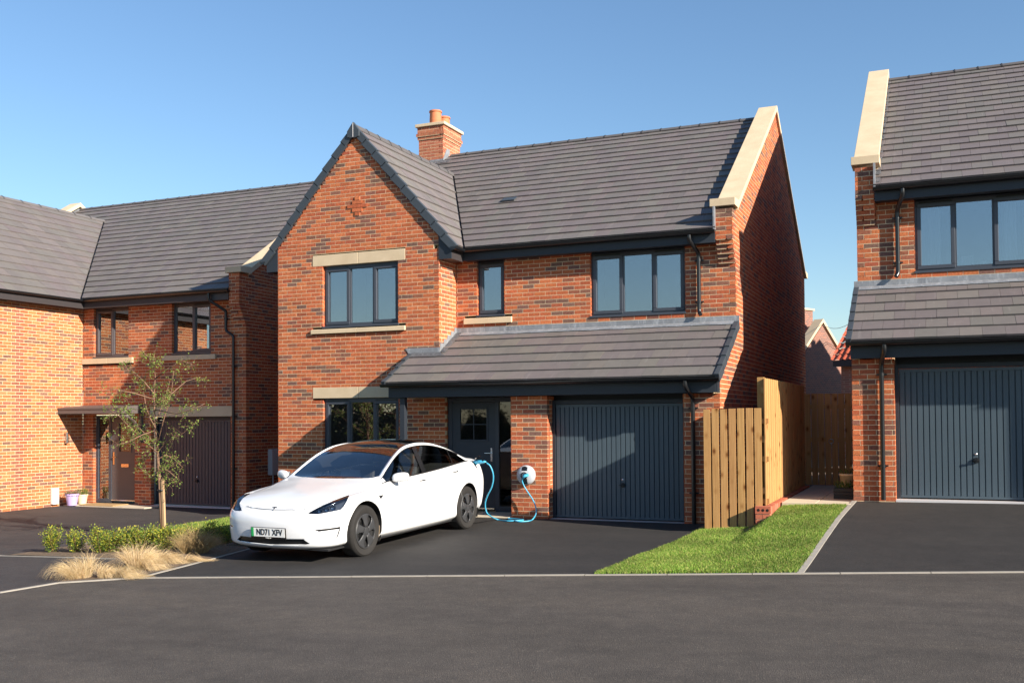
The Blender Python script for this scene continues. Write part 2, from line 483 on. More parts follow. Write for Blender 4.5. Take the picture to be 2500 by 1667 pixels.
# ------------------------------------------------------------------ windows
def window(thing, xf, O, U, Nn, u0, u1, z0, z1, lights, fmat='window_frame', curtains=(), blind=None, glass='window_glass', sill=True, rec=.07, inside=True):
    """casement window. lights: list of (width fraction, opens?)"""
    O = Vector(O); U = Vector(U); Nn = Vector(Nn)
    W = MB(xf); fw_ = .058; d0, d1 = -rec, -rec-.07
    zs = z0+.035 if sill else z0
    W.frame(O, U, Nn, u0, u1, zs, zs+fw_, d0, d1); W.frame(O, U, Nn, u0, u1, z1-fw_-.02, z1, d0, d1)
    W.frame(O, U, Nn, u0, u0+fw_, zs+fw_, z1-fw_-.02, d0, d1); W.frame(O, U, Nn, u1-fw_, u1, zs+fw_, z1-fw_-.02, d0, d1)
    wo_ = W.build('window', fmat, thing, bevel=.004)
    if sill:
        s_ = MB(xf); s_.frame(O, U, Nn, u0-.012, u1+.012, z0, z0+.035, .018, -rec-.05); s_.build('sill', fmat, wo_, bevel=.004)
    tot = sum(l[0] for l in lights); iw = u1-u0-2*fw_; a = u0+fw_; n = len(lights); mw = .05
    za, zb = zs+fw_, z1-fw_-.02
    for i, (fr, op) in enumerate(lights):
        b_ = a+iw*fr/tot
        p, q = (a+mw/2 if i else a), (b_-mw/2 if i < n-1 else b_)
        if i < n-1:
            m_ = MB(xf); m_.frame(O, U, Nn, b_-mw/2, b_+mw/2, za, zb, d0-.002, d1+.002); m_.build('mullion', fmat, wo_, bevel=.003)
        gp = [p, q, za, zb]
        if op:
            s_ = MB(xf); e = -.026; f2 = .062; D0, D1 = d0+.014, d0-.045
            A, B, C, D = p+e, q-e, za+e, zb-e
            s_.frame(O, U, Nn, A, B, C, C+f2, D0, D1); s_.frame(O, U, Nn, A, B, D-f2, D, D0, D1)
            s_.frame(O, U, Nn, A, A+f2, C+f2, D-f2, D0, D1); s_.frame(O, U, Nn, B-f2, B, C+f2, D-f2, D0, D1)
            s_.build('casement', fmat, wo_, bevel=.007)
            v_ = MB(xf); v_.frame(O, U, Nn, A+.04, B-.04, z1-.055, z1-.030, d0+.012, d0-.01); v_.build('trickle_vent', 'black_plastic', wo_)
            gp = [A+f2, B-f2, C+f2, D-f2]
        g = MB(xf)
        P = lambda u, z, d: O+U*u+Nn*d+Vector((0, 0, z))
        dg = d0-.03
        g.frame(O, U, Nn, gp[0]-.004, gp[1]+.004, gp[2]-.004, gp[3]+.004, dg, dg-.004)
        g.build('pane', glass, wo_)
        a = b_
    if blind:
        c = MB(xf); c.frame(O, U, Nn, u0+fw_, u1-fw_, z1-blind, z1-fw_, d0-.16, d0-.17); c.build('blind', 'curtain', wo_)
    for (ca, cb) in curtains:
        c = MB(xf); m_ = 18; pts = []
        for j in range(m_+1):
            k = j/m_; pts.append((u0+(u1-u0)*(ca+(cb-ca)*k), -.30-.03*math.sin(k*m_*1.15)))
        for (ua, da), (ub, db) in zip(pts, pts[1:]):
            V = [P(ua, z0, da), P(ub, z0, db), P(ub, z1, db), P(ua, z1, da)]
            c.add(V, [(0, 1, 2, 3)])
        c.build('curtain', 'curtain', wo_, smooth=True)
    if inside:
        rm = MB(xf); D = -2.4; e = .5
        def q4(*p): rm.add([P(*x) for x in p], [(0, 1, 2, 3)])
        q4((u0-e, z0-.8, D), (u1+e, z0-.8, D), (u1+e, z1+.2, D), (u0-e, z1+.2, D))
        q4((u0-e, z0-.8, -.14), (u0-e, z0-.8, D), (u0-e, z1+.2, D), (u0-e, z1+.2, -.14))
        q4((u1+e, z0-.8, D), (u1+e, z0-.8, -.14), (u1+e, z1+.2, -.14), (u1+e, z1+.2, D))
        q4((u0-e, z1+.2, -.14), (u0-e, z1+.2, D), (u1+e, z1+.2, D), (u1+e, z1+.2, -.14))
        q4((u0-e, z0-.8, D), (u0-e, z0-.8, -.14), (u1+e, z0-.8, -.14), (u1+e, z0-.8, D))
        rm.build('room_interior', 'room', wo_)
    return wo_

# ------------------------------------------------------------------ rainwater goods
def gutter(thing, xf, path, rad=.056, mat='black_plastic', brackets=()):
    """open half round gutter with rolled lip along a straight run (a,b), joints as bands"""
    a, b_ = Vector(path[0]), Vector(path[1]); t = (b_-a).normalized(); side = Vector((0, 0, 1)).cross(t).normalized()
    g = MB(xf); n = 10; vs = []; fs = []
    for p in (a, b_):
        for r_ in (rad, rad-.004):
            for k in range(n+1):
                an = math.pi+math.pi*k/n; vs.append(p+side*math.cos(an)*r_+Vector((0, 0, math.sin(an)*r_)))
    m_ = n+1
    for k in range(n):
        fs.append((k, k+1, 2*m_+k+1, 2*m_+k)); fs.append((m_+k+1, m_+k, 3*m_+k, 3*m_+k+1))
    fs.append((0, 2*m_, 3*m_, m_)); fs.append((n, m_+n, 3*m_+n, 2*m_+n))
    fs.append(tuple(range(n, -1, -1))); fs.append(tuple(2*m_+k for k in range(n+1)))
    g.add(vs, fs); o = g.build('gutter', mat, thing, autos=40)
    L = (b_-a).length
    for s_ in brackets:
        p = a+t*(L*s_); c = MB(xf)
        vs = []; fs = []
        for dt in (-.012, .012):
            for k in range(n+1):
                an = math.pi+math.pi*k/n; vs.append(p+t*dt+side*math.cos(an)*(rad+.005)+Vector((0, 0, math.sin(an)*(rad+.005)+.003)))
        for k in range(n): fs.append((k, k+1, m_+k+1, m_+k))
        c.add(vs, fs); c.build('bracket', mat, o, smooth=True)
    return o
def downpipe(thing, xf, path, rad=.034, clips=(), Nn=(0, -1, 0), mat='black_plastic'):
    c = MB(xf); P = [Vector(p) for p in path]; pts = [P[0]]
    for i in range(1, len(P)-1):
        a, m_, b_ = P[i-1], P[i], P[i+1]
        d1 = (a-m_).normalized()*min(.05, (a-m_).length*.45); d2 = (b_-m_).normalized()*min(.05, (b_-m_).length*.45)
        for k in range(5):
            s_ = k/4; pts.append((m_+d1)*(1-s_)**2+m_*2*s_*(1-s_)+(m_+d2)*s_*s_)
    pts.append(P[-1]); c.tube(pts, rad, 14); o = c.build('downpipe', mat, thing, autos=50)
    Nn = Vector(Nn)
    for (x, y, z) in clips:
        k = MB(xf); p = Vector((x, y, z)); sd_ = Nn.cross(Vector((0, 0, 1)))
        k.lathe(p-Vector((0, 0, .02)), [(rad, 0), (rad+.006, 0), (rad+.006, .04), (rad, .04)], n=14)
        k.frame(p-Vector((0, 0, p.z)), sd_, Nn, -.075, .075, p.z-.012, p.z+.012, -.028, -.045)
        for q in (-.062, .062): k.frame(p-Vector((0, 0, p.z)), sd_, Nn, q-.011, q+.011, p.z-.011, p.z+.011, -.012, -.03)
        k.build('bracket', mat, o)
    return o

# ------------------------------------------------------------------ garage doors
def garage_door(thing, xf, x0, x1, y, z0, z1, mat, frame='anthracite', ribs=27, hx=None, hz=.6):
    F = MB(xf)
    F.box(x0, x0+.055, y-.02, y+.05, z0, z1); F.box(x1-.055, x1, y-.02, y+.05, z0, z1); F.box(x0+.055, x1-.055, y-.02, y+.05, z1-.07, z1)
    g = F.build('garage_door', frame, thing, bevel=.004)
    a, b_ = x0+.058, x1-.058; za, zb = z0+.012, z1-.075
    B = MB(xf); B.box(a, b_, y+.028, y+.045, za, zb); B.build('door_leaf', mat, g)
    t = MB(xf); t.box(a, b_, y+.003, y+.0275, zb-.05, zb); t.build('top_rail', mat, g, bevel=.003)
    t = MB(xf); t.box(a, b_, y+.003, y+.0275, za, za+.035); t.build('bottom_rail', mat, g, bevel=.003)
    w_ = (b_-a)/ribs; me = None
    for i in range(ribs):
        if me is None:
            r_ = MB((xf[0], 0, 0, 0) if xf else None); e = .009; D = .020
            zA, zB = za+.036, zb-.051
            r_.hexa([(e,0,zA),(w_-e,0,zA),(w_-e+.006,D,zA),(e-.006,D,zA),(e,0,zB),(w_-e,0,zB),(w_-e+.006,D,zB),(e-.006,D,zB)])
            o = r_.build('panel', mat, g); me = o.data; 
        else:
            o = bpy.data.objects.new('panel', me); col.objects.link(o); o.parent = g
        p = Vector((a+i*w_, y+.0075, 0))
        if xf: p = Vector((xf[0]*p.x+xf[1], p.y+xf[2], p.z+xf[3]))
        o.location = p
    hx = hx if hx is not None else (a+b_)/2
    h = MB(xf); zc = z0+hz
    h.lathe((hx, y+.008, zc+.09), [(.0, -.012), (.016, -.012), (.018, 0)], axis=(0, 1, 0), n=14); h.build('lock', 'chrome', g, smooth=True)
    h = MB(xf); h.lathe((hx, y+.008, zc), [(0, -.028), (.036, -.028), (.042, -.012), (.042, 0)], axis=(0, 1, 0), n=18)
    h.tube([(hx-.045, y-.045, zc+.004), (hx, y-.056, zc+.008), (hx+.045, y-.045, zc+.004)], [.009, .013, .009], 10)
    h.tube([(hx, y-.05, zc), (hx, y, zc)], .013, 10)
    h.build('handle', 'black_plastic', g, autos=40)
    return g
def ridge_tiles(thing, xf, a, b_, pitch, L=.44, rad=.125, mat='roof_tile', tone=None, name='ridge_tile'):
    """angled ridge caps along a->b; pitch = slope of the roof"""
    a, b_ = Vector(a), Vector(b_); t = (b_-a).normalized(); side = Vector((0, 0, 1)).cross(t).normalized()
    n = max(1, round((b_-a).length/L)); l = (b_-a).length/n; me = None
    c_, s_ = math.cos(pitch), math.sin(pitch)
    for i in range(n):
        if me is None:
            mb = MB((xf[0], 0, 0, 0) if xf else None)
            def ring(d, g):
                pr = [(-rad*c_, -rad*s_-.002), (-.03, -.012), (0, 0), (.03, -.012), (rad*c_, -rad*s_-.002)]
                th = .016
                return [t*d+side*x+Vector((0, 0, z+g)) for x, z in pr], [t*d+side*x*.97+Vector((0, 0, z+g-th)) for x, z in pr]
            A, A2 = ring(.004, 0); B, B2 = ring(l-.014, 0)
            vs = A+B+A2+B2; fs = []
            for k in range(4): fs += [(k, k+1, 5+k+1, 5+k), (10+k+1, 10+k, 15+k, 15+k+1), (k+1, k, 10+k, 10+k+1), (5+k, 5+k+1, 15+k+1, 15+k)]
            fs += [(0, 5, 15, 10), (9, 4, 14, 19)]
            mb.add(vs, fs, tone or (.095, .088, .088))
            U_, U2 = ring(l-.016, .011); W_, W2 = ring(l+.010, .011)
            vs = U_+W_+U2+W2; mb.add(vs, fs, (.03, .032, .036))
            o = mb.build(name, mat, thing); me = o.data
        else:
            o = bpy.data.objects.new(name, me); col.objects.link(o); o.parent = thing
        p = a+t*(i*l)
        if xf: p = Vector((xf[0]*p.x+xf[1], p.y+xf[2], p.z+xf[3]))
        o.location = p
def verge_caps(thing, xf, a, b_, out, n, w_=.15, th=.045, mat='verge_plastic'):
    """stepped dry-verge units from eave a to ridge b; out = horizontal outward normal"""
    a, b_ = Vector(a), Vector(b_); S = (b_-a).normalized(); out = Vector(out); L = (b_-a).length/n
    up = out.cross(S); up = up if up.z > 0 else -up
    for i in range(n):
        mb = MB(xf); o_ = a+S*(i*L)
        P = lambda s_, u_, d: o_+S*s_+up*u_+out*d
        lo, hi = .020, -.006
        V = [P(-.03,lo-w_,0),P(L-.004,hi-w_,0),P(L-.004,hi-w_,-th),P(-.03,lo-w_,-th),P(-.03,lo+.02,0),P(L-.004,hi+.02,0),P(L-.004,hi+.02,-th-.04),P(-.03,lo+.02,-th-.04)]
        e = (V[1]-V[0]).cross(V[3]-V[0])
        if e.dot(V[4]-V[0]) > 0: fs = BOXF
        else: fs = [f[::-1] for f in BOXF]
        mb.add(V, fs); mb.build('verge_cap', mat, thing, bevel=.006)

# ------------------------------------------------------------------ the garage house (built once as it stands, once mirrored)
X0, X1, XS = -5.33, -1.735, 3.575            # bay left, bay right, gable end
YA, YB, YR = .72, 1.44, 10.96
RZ, RY = 8.145, 6.2                          # main ridge
EZ, EY = 4.90, 1.13                          # main eave
MS = (RZ-EZ)/(RY-EY)                         # main slope
LZ, LY, LS = 2.345, -.28, .57                # lean-to eave, slope
BX, BZ, BS = -3.5325, 7.34, 1.155            # bay ridge, slope
def garage_house(name, label, xf=None, full=True, tones=TONES, curtains=(), gmat='garage_paint'):
    H = empty(name); tag(H, label, 'house')
    sx = xf[0] if xf else 1
    bw = Bricks(xf, tones); tl = Tiles(xf)
    # ---- walls
    UW = (-4.28, -2.60)
    holesA = [(UW[0], UW[1], 3.485, 4.705), (-4.515, -2.44, 4.695, 4.925), (-4.53, -2.44, 3.372, 3.492), (UW[0], UW[1], .93, 2.13), (-4.515, -2.44, 2.12, 2.345), (-4.53, -2.44, .82, .95)]
    def spA(z):
        if z > 4.98:
            h = (7.20-z)/BS; return [(max(X0, BX-h), min(X1, BX+h))] if h > .03 else []
        return [(X0, -1.615 if z < 2.85 else X1-(.1125 if round((z-.03)/CO) % 2 else 0))]
    if full:
        bw.wall('bay_front', (0, YA, 0), (1, 0, 0), (0, -1, 0), range(-2, 96), spA, holesA, anchor=X0)
        # left side of the bay
        bw.wall('bay_left', (X0, 0, 0), (0, 1, 0), (-1, 0, 0), range(-2, 66), lambda z: [(YA+.1125, YR)], vis=False, anchor=YA)
    bw.wall('bay_return', (X1, 0, 0), (0, 1, 0), (1, 0, 0), range(37, 65), lambda z: [(YA+(.1125 if round((z-.03)/CO) % 2 == 0 else 0), YB-.002)], anchor=YA, phase=1)
    hB = [(-1.30, -.735, 3.60, 4.8), (-1.565, -.57, 3.495, 3.64), (.965, 2.70, 3.515, 4.8)]
    xl = X1 if full else X1
    bw.wall('upper_front', (0, YB, 0), (1, 0, 0), (0, -1, 0), range(41, 64), lambda z: [(xl, XS-(.1125 if round((z-.03)/CO) % 2 else 0) if z < 4.34 else 3.28)], hB, anchor=XS-.215-.225*40)
    lo = range(-6, 28)
    bw.wall('pier', (0, 0, 0), (1, 0, 0), (0, -1, 0), lo, lambda z: [(0, .667)], anchor=0)
    bw.wall('pier_cheek', (.667, 0, 0), (0, 1, 0), (1, 0, 0), lo, lambda z: [(.1125, .34)], anchor=0, vis=False)
    bw.wall('pier_door_side', (0, 0, 0), (0, 1, 0), (-1, 0, 0), lo, lambda z: [(.1125, .80)], anchor=0, vis=False)
    bw.wall('end_pier', (0, 0, 0), (1, 0, 0), (0, -1, 0), lo, lambda z: [(2.985, XS-(.1125 if round((z-.03)/CO) % 2 else 0))], anchor=XS-.215-.225*20)
    bw.wall('end_pier_cheek', (2.985, 0, 0), (0, 1, 0), (-1, 0, 0), lo, lambda z: [(.1125, .34)], anchor=0, vis=False)
    # gable end wall
    def spS(z):
        par = round((z-.03)/CO) % 2
        if z < 2.25: a = 0 if par else .1125
        elif z < 3.36: a = max(.03, (z-2.30)/LS+LY+.02)
        elif z < 4.34: a = YB+(0 if par else .1125)
        else: a = YB-min(.24, .04*(math.floor((z-4.34)/CO)+1))+(.1125 if par == 0 else 0)
        b_ = YR
        if z > 5.27:
            a = 1.50+(z-5.27)/MS; b_ = 2*RY-a
        return [(a, b_)] if b_-a > .05 else []
    bw.wall('gable_end', (XS, 0, 0), (0, 1, 0), (1, 0, 0), range(-6, 111), spS, anchor=lambda z: YB if z < 4.34 or z > 5.27 else YB-min(.24, .04*(math.floor((z-4.34)/CO)+1)), phase=1, vis=full)
    # corbelled kneeler pier: each course steps out
    for j in range(12):
        zc = 58+j; yy = YB-min(.24, .04*(j+1))
        bw.wall('kneeler_course', (0, yy, 0), (1, 0, 0), (0, -1, 0), [zc], lambda z, j=j: [(3.285, XS-(.1125 if zc % 2 else 0))], anchor=XS-.215-.225*3-(.1125 if zc % 2 else 0)*0, depth=.1025)
    if full:
        CT = [(.42,.150,.085)]*6+[(.38,.135,.080)]*3+[(.46,.175,.10)]*3
        cx0, cx1, cy0, cy1 = -4.93, -4.265, 5.88, 6.82
        for (k0, k1, e) in ((102, 114, 0), (114, 115, .025), (115, 116, .05), (116, 118, .025)):
            par = 0
            bw.wall('chimney_front', (0, cy0-e, 0), (1, 0, 0), (0, -1, 0), range(k0, k1), lambda z: [(cx0-e, cx1+e-(.1125 if round((z-.03)/CO) % 2 else 0))], anchor=cx0-e, tones=CT, vis=False)
            bw.wall('chimney_side', (cx1+e, 0, 0), (0, 1, 0), (1, 0, 0), range(k0, k1), lambda z: [(cy0-e+(0 if round((z-.03)/CO) % 2 else .1125), cy1+e)], anchor=cy0-e, phase=1, tones=CT, vis=False)
            bw.wall('chimney_side', (cx0-e, 0, 0), (0, 1, 0), (-1, 0, 0), range(k0, k1), lambda z: [(cy0-e+.1125, cy1+e)], anchor=cy0-e, phase=1, tones=CT, vis=False)
        s_ = MB(xf); s_.box(cx0+.09, cx1-.09, cy0+.09, cy1, 7.5, 8.84); s_.build('chimney_core', 'mortar', H)
        s_ = MB(xf); s_.box(cx0-.07, cx1+.07, cy0-.07, cy1+.07, 8.852, 8.925); s_.build('chimney_cap', 'cast_stone', H, bevel=.008)
        for py, hh in ((6.10, .36), (6.56, .33)):
            p_ = MB(xf); cxm = (cx0+cx1)/2+.02
            p_.lathe((cxm, py, 8.925), [(.155, 0), (.155, .02), (.148, .10), (.150, .105), (.150, .115), (.140, hh-.045), (.158, hh-.04), (.160, hh-.012), (.150, hh), (.12, hh), (.12, .1), (0, .1)], n=28); p_.build('chimney_pot', 'terracotta', H, autos=40)
        p_ = MB(xf); p_.box(cx0-.012, cx1+.012, cy0-.016, cy0-.004, 7.84, 8.02); p_.build('lead_flashing', 'lead', H)
        p_ = MB(xf); p_.extrude([(cx1+.006, cy0-.016, 7.90), (cx1+.006, RY+.02, 8.20), (cx1+.006, RY+.02, 8.33), (cx1+.006, RY-.14, 8.30), (cx1+.006, cy0-.016, 8.02)], (.008, 0, 0)); p_.build('step_flashing', 'lead', H)
        up_ = Vector((0, -MS, 1)).normalized(); st_ = Vector((0, 1, MS)).normalized()
        q_ = Vector((cx0-.05, cy0, EZ+MS*(cy0-EY)))+up_*.045
        p_ = MB(xf); p_.add([q_, q_+Vector((.95, 0, 0)), q_+Vector((.95, 0, 0))-st_*.20, q_-st_*.20], [(0, 3, 2, 1), (0, 1, 2, 3)]); p_.build('lead_apron', 'lead', H)
    bw.finish(H, hide=[(560, 1060, 1190, 1400), (1718, 980, 1900, 1300), (2030, 1120, 2084, 1230)] if full else [(0, 0, 2080, 1700)])
    back = MB(xf)                                      # plain inner leaf and rear so no light leaks
    back.box(X0+.12 if full else X1+.12, XS-.12, YR-.12, YR-.02, -.4, 5.2)
    if not full: back.box(X1+.0, X1+.12, YB+.02, YR-.13, -.4, 4.9)
    back.box(-1.6 if full else X1+.01, -.02, .95, 1.05, -.4, 3.0)
    hd = MB(xf); hd.box(.0, 2.985, .36, .40, 2.0, 2.36); hd.build('garage_head', 'anthracite', H)
    def corner(x, y, za, zb, sx_=1):
        c_ = MB(xf); c_.box(x-.1125, x-.1025, y+.0025, y+.095, za, zb); c_.build('corner_mortar', 'mortar', H)
        c_ = MB(xf); c_.box(x-.095, x-.0025, y+.1025, y+.1125, za, zb); c_.build('corner_mortar', 'mortar', H)
    corner(XS, 0, -.4, 2.2); corner(XS, YB, 3.2, 4.33); corner(XS, YB-.24, 4.83, 5.24)
    if full: corner(X1, YA, 2.8, 4.95)
    back.build('inner_leaf', 'mortar', H, kind='stuff')
    # ---- stone
    def stone(nm, x0, x1, y0, y1, z0, z1, split=True, bev=.006):
        m_ = (x0+x1)/2
        for (a, b_) in (((x0, m_-.003), (m_+.003, x1)) if split else ((x0, x1),)):
            s_ = MB(xf); s_.box(a, b_, y0, y1, z0, z1); s_.build(nm, 'cast_stone', H, bevel=bev)
    def sillstone(x0, x1, yw, z0, z1, split=True):
        m_ = (x0+x1)/2
        for (a, b_) in (((x0, m_-.003), (m_+.003, x1)) if split else ((x0, x1),)):
            s_ = MB(xf); s_.hexa([(a,yw-.05,z0),(b_,yw-.05,z0),(b_,yw+.09,z0),(a,yw+.09,z0),(a,yw-.05,z1-.025),(b_,yw-.05,z1-.025),(b_,yw+.09,z1),(a,yw+.09,z1)])
            s_.build('sill', 'cast_stone', H, bevel=.005)
    if full:
        stone('lintel', -4.510, -2.445, YA-.004, YA+.10, 4.702, 4.917); stone('lintel', -4.510, -2.445, YA-.004, YA+.10, 2.127, 2.338)
        sillstone(-4.527, -2.442, YA, 3.380, 3.485); sillstone(-4.527, -2.442, YA, .83, .94)
        window(H, xf, (0, YA, 0), (1, 0, 0), (0, -1, 0), UW[0], UW[1], 3.485, 4.70, [(1, 1), (1.05, 0), (1, 1)])
        window(H, xf, (0, YA, 0), (1, 0, 0), (0, -1, 0), UW[0], UW[1], .94, 2.12, [(1, 1), (1.05, 0), (1, 1)])
        # raised brick diamond in the gable
        for j, wd in enumerate((1, 2, 3, 2, 1)):
            z = (79-j)*CO
            for (xa, xb) in {1: [(-.051, .051)], 2: [(-.1075, .1075)], 3: [(-.22, -.005), (.005, .22)]}[wd]:
                d = MB(xf); d.box(-3.485+xa, -3.485+xb, YA-.017, YA-.003, z, z+BH, jitter(random.choice(TONES[9:22]))); d.build('raised_brick', 'brick', H)
    sillstone(-1.562, -.575, YB, 3.505, 3.635, False)
    window(H, xf, (0, YB, 0), (1, 0, 0), (0, -1, 0), -1.30, -.735, 3.635, 4.69, [(1, 1)])
    window(H, xf, (0, YB, 0), (1, 0, 0), (0, -1, 0), .965, 2.70, 3.515, 4.69, [(1, 1), (1.05, 0), (1, 1)], curtains=curtains)
    # ---- front door
    D = MB(xf); fy = .82
    fx0, fx1, ms, zt = -1.612, 0, -.625, 2.10
    D.box(fx0, fx0+.075, fy, fy+.07, .02, zt); D.box(fx1-.07, fx1, fy, fy+.07, .02, zt); D.box(fx0+.075, fx1-.07, fy, fy+.07, zt-.085, zt); D.box(ms-.035, ms+.035, fy, fy+.07, .02, zt-.085); D.box(ms+.035, fx1-.07, fy, fy+.07, .02, .13)
    do = D.build('front_door', 'window_frame', H, bevel=.004)
    a, b_ = fx0+.08, ms-.04
    gx0, gx1, gz0, gz1 = -1.365, -.835, 1.335, 1.885
    L = MB(xf); y0, y1 = fy+.012, fy+.056
    L.box(a, gx0, y0, y1, .06, zt-.09); L.box(gx1, b_, y0, y1, .06, zt-.09); L.box(gx0, gx1, y0, y1, .06, gz0); L.box(gx0, gx1, y0, y1, gz1, zt-.09)
    L.build('door_leaf', 'door_paint', do)
    g = MB(xf)
    for (p, q, r_, s_) in ((gx0-.03, gx1+.03, gz0-.03, gz0), (gx0-.03, gx1+.03, gz1, gz1+.03), (gx0-.03, gx0, gz0, gz1), (gx1, gx1+.03, gz0, gz1)): g.box(p, q, y0-.014, y0-.001, r_, s_)
    g.build('glazing_bead', 'door_paint', do, bevel=.003)
    xm, zm = (gx0+gx1)/2, (gz0+gz1)/2
    for (p, q, r_, s_) in ((gx0, xm-.008, gz0, zm-.008), (xm+.008, gx1, gz0, zm-.008), (gx0, xm-.008, zm+.008, gz1), (xm+.008, gx1, zm+.008, gz1)):
        g = MB(xf); g.box(p, q, y0+.012, y0+.016, r_, s_); g.build('pane', 'door_glass', do)
    g = MB(xf); g.box(xm-.008, xm+.008, y0+.004, y0+.02, gz0, gz1); g.box(gx0, gx1, y0+.0045, y0+.0195, zm-.008, zm+.008); g.build('glazing_bar', 'door_paint', do)
    g = MB(xf); g.box(ms+.037, fx1-.072, fy+.03, fy+.034, .132, zt-.088); g.build('side_light', 'door_glass', do)
    h = MB(xf); hx = b_-.075
    h.box(hx-.016, hx+.016, y0-.010, y0-.001, .94, 1.18); h.tube([(hx, y0-.005, 1.09), (hx, y0-.045, 1.09), (hx-.12, y0-.045, 1.09)], .009, 8); h.build('handle', 'chrome', do, bevel=.003)
    h = MB(xf); h.box(a+.02, b_-.02, y0-.030, y0-.001, .075, .10); h.build('weather_bar', 'chrome', do)
    h = MB(xf); h.box(fx0+.0, fx1, fy-.05, fy+.07, -.012, .018); h.build('threshold', 'meter_grey', do)
    v_ = MB(xf); v_.box(fx0+.08, fx1-.07, fy+.35, fy+.36, .02, zt); v_.build('hallway', 'dark_void', do)
    # ---- garage door
    garage_door(H, xf, .667, 2.985, .25, .03, 2.02, gmat, hx=1.90, hz=.57)
    s_ = MB(xf); s_.box(.667, 2.985, .0, .34, -.05, .022); s_.build('doorstep', 'meter_grey', H)
    # ---- lean-to roof, beam, gutter
    sl = math.sqrt(1+LS*LS); Sd = Vector((0, 1, LS)); lx0 = -2.33 if full else X1
    def keepL(a, b_, s0, s1):
        if lx0+b_ <= X1+.001: return 'in' if (LY+s1/sl) <= YA-.0 else ('out' if LY+s0/sl > YA-.03 else [[((0, YA-.006, 0), (0, 1, 0))]])
        if lx0+a < X1 and LY+s1/sl > YA: return [[((X1+.006, 0, 0), (-1, 0, 0))], [((X1+.006, 0, 0), (1, 0, 0)), ((0, YA-.006, 0), (0, 1, 0))]]
        return 'in'
    tl.plane('lean_to', (lx0, LY, LZ), (1, 0, 0), Sd, 3.60-lx0, (YB-LY-.01)*sl, gauge=.325, keep=keepL if full else None)
    dk = MB(xf)
    dk.hexa([(lx0+.02,LY+.03,LZ-.03),(3.57,LY+.03,LZ-.03),(3.57,YB-.01,LZ-.03+LS*(YB-LY-.04)),(lx0+.02,YB-.01,LZ-.03+LS*(YB-LY-.04)),(lx0+.02,LY+.03,LZ-.012),(3.57,LY+.03,LZ-.012),(3.57,YB-.01,LZ-.012+LS*(YB-LY-.04)),(lx0+.02,YB-.01,LZ-.012+LS*(YB-LY-.04))]) if not full else dk.hexa([(lx0+.02,LY+.03,LZ-.03),(3.57,LY+.03,LZ-.03),(3.57,YA-.01,LZ-.03+LS*(YA-LY-.04)),(lx0+.02,YA-.01,LZ-.03+LS*(YA-LY-.04)),(lx0+.02,LY+.03,LZ-.012),(3.57,LY+.03,LZ-.012),(3.57,YA-.01,LZ-.012+LS*(YA-LY-.04)),(lx0+.02,YA-.01,LZ-.012+LS*(YA-LY-.04))])
    if full: dk.hexa([(X1+.01,YA-.01,LZ-.03+LS*(YA-LY-.04)),(3.57,YA-.01,LZ-.03+LS*(YA-LY-.04)),(3.57,YB-.01,LZ-.03+LS*(YB-LY-.04)),(X1+.01,YB-.01,LZ-.03+LS*(YB-LY-.04)),(X1+.01,YA-.01,LZ-.012+LS*(YA-LY-.04)),(3.57,YA-.01,LZ-.012+LS*(YA-LY-.04)),(3.57,YB-.01,LZ-.012+LS*(YB-LY-.04)),(X1+.01,YB-.01,LZ-.012+LS*(YB-LY-.04))])
    dk.build('roof_deck', 'dark_void', H)
    f = MB(xf); f.box(lx0+.04, 3.545, -.19, -.16, 2.098, 2.30); f.build('fascia', 'anthracite', H, bevel=.004)
    f = MB(xf); f.box(lx0+.05, 3.535, -.158, .0 if False else -.004, 2.105, 2.118); f.box(lx0+.05, .0, -.003, .80, 2.106, 2.119); f.build('soffit', 'anthracite', H)
    if full:
        f = MB(xf); f.extrude([(lx0+.04, -.158, 2.105), (lx0+.04, YA-.006, 2.105), (lx0+.04, YA-.006, LZ+LS*(YA-LY)-.05), (lx0+.04, -.158, LZ+.03)], (.025, 0, 0)); f.build('end_board', 'anthracite', H)
        f = MB(xf); f.box(-2.09, -1.99, -.14, -.04, -.02, 2.104); f.build('post', 'anthracite', H, bevel=.006)
    f = MB(xf); f.extrude([(3.545, -.188, 2.10), (3.545, -.004, 2.10), (3.545, -.004, LZ+LS*(-.004-LY)-.03), (3.545, -.188, LZ-.0)], (.03, 0, 0)); f.build('box_end', 'anthracite', H)
    gutter(H, xf, ((lx0-.03, LY-.045, LZ-.012), (3.63, LY-.045, LZ-.012)), brackets=[.03, .13, .235, .30, .34, .45, .56, .67, .78, .87, .90, .945])
    verge_caps(H, xf, (3.632, LY-.01, LZ+.02), (3.632, YB-.02, LZ+.02+LS*(YB-LY-.01)), (1, 0, 0), 6, w_=.13)
    if full: verge_caps(H, xf, (lx0-.035, LY-.01, LZ+.02), (lx0-.035, YA-.02, LZ+.02+LS*(YA-LY-.01)), (-1, 0, 0), 4, w_=.10)
    downpipe(H, xf, [(3.10, LY-.045, LZ-.06), (3.10, LY-.045, LZ-.15), (3.155, -.055, LZ-.32), (3.155, -.055, .02)], clips=[(3.155, -.055, 1.86), (3.155, -.055, .52)])
    # lead flashings
    zt = LZ+LS*(YB-LY)
    fl = MB(xf); seg = 5
    for i in range(seg):
        xa = X1+.005+(XS+.03-X1)*i/seg; xb = X1+.005+(XS+.03-X1)*(i+1)/seg+.02
        e = .001*(i % 2)
        fl.box(xa, xb, YB-.010-e, YB-.002-e, zt-.02, zt+.115)
    fl.build('lead_flashing', 'lead', H)
    fl = MB(xf); up = Vector((0, -LS, 1)).normalized()
    nseg = 26; vs = []; fs = []
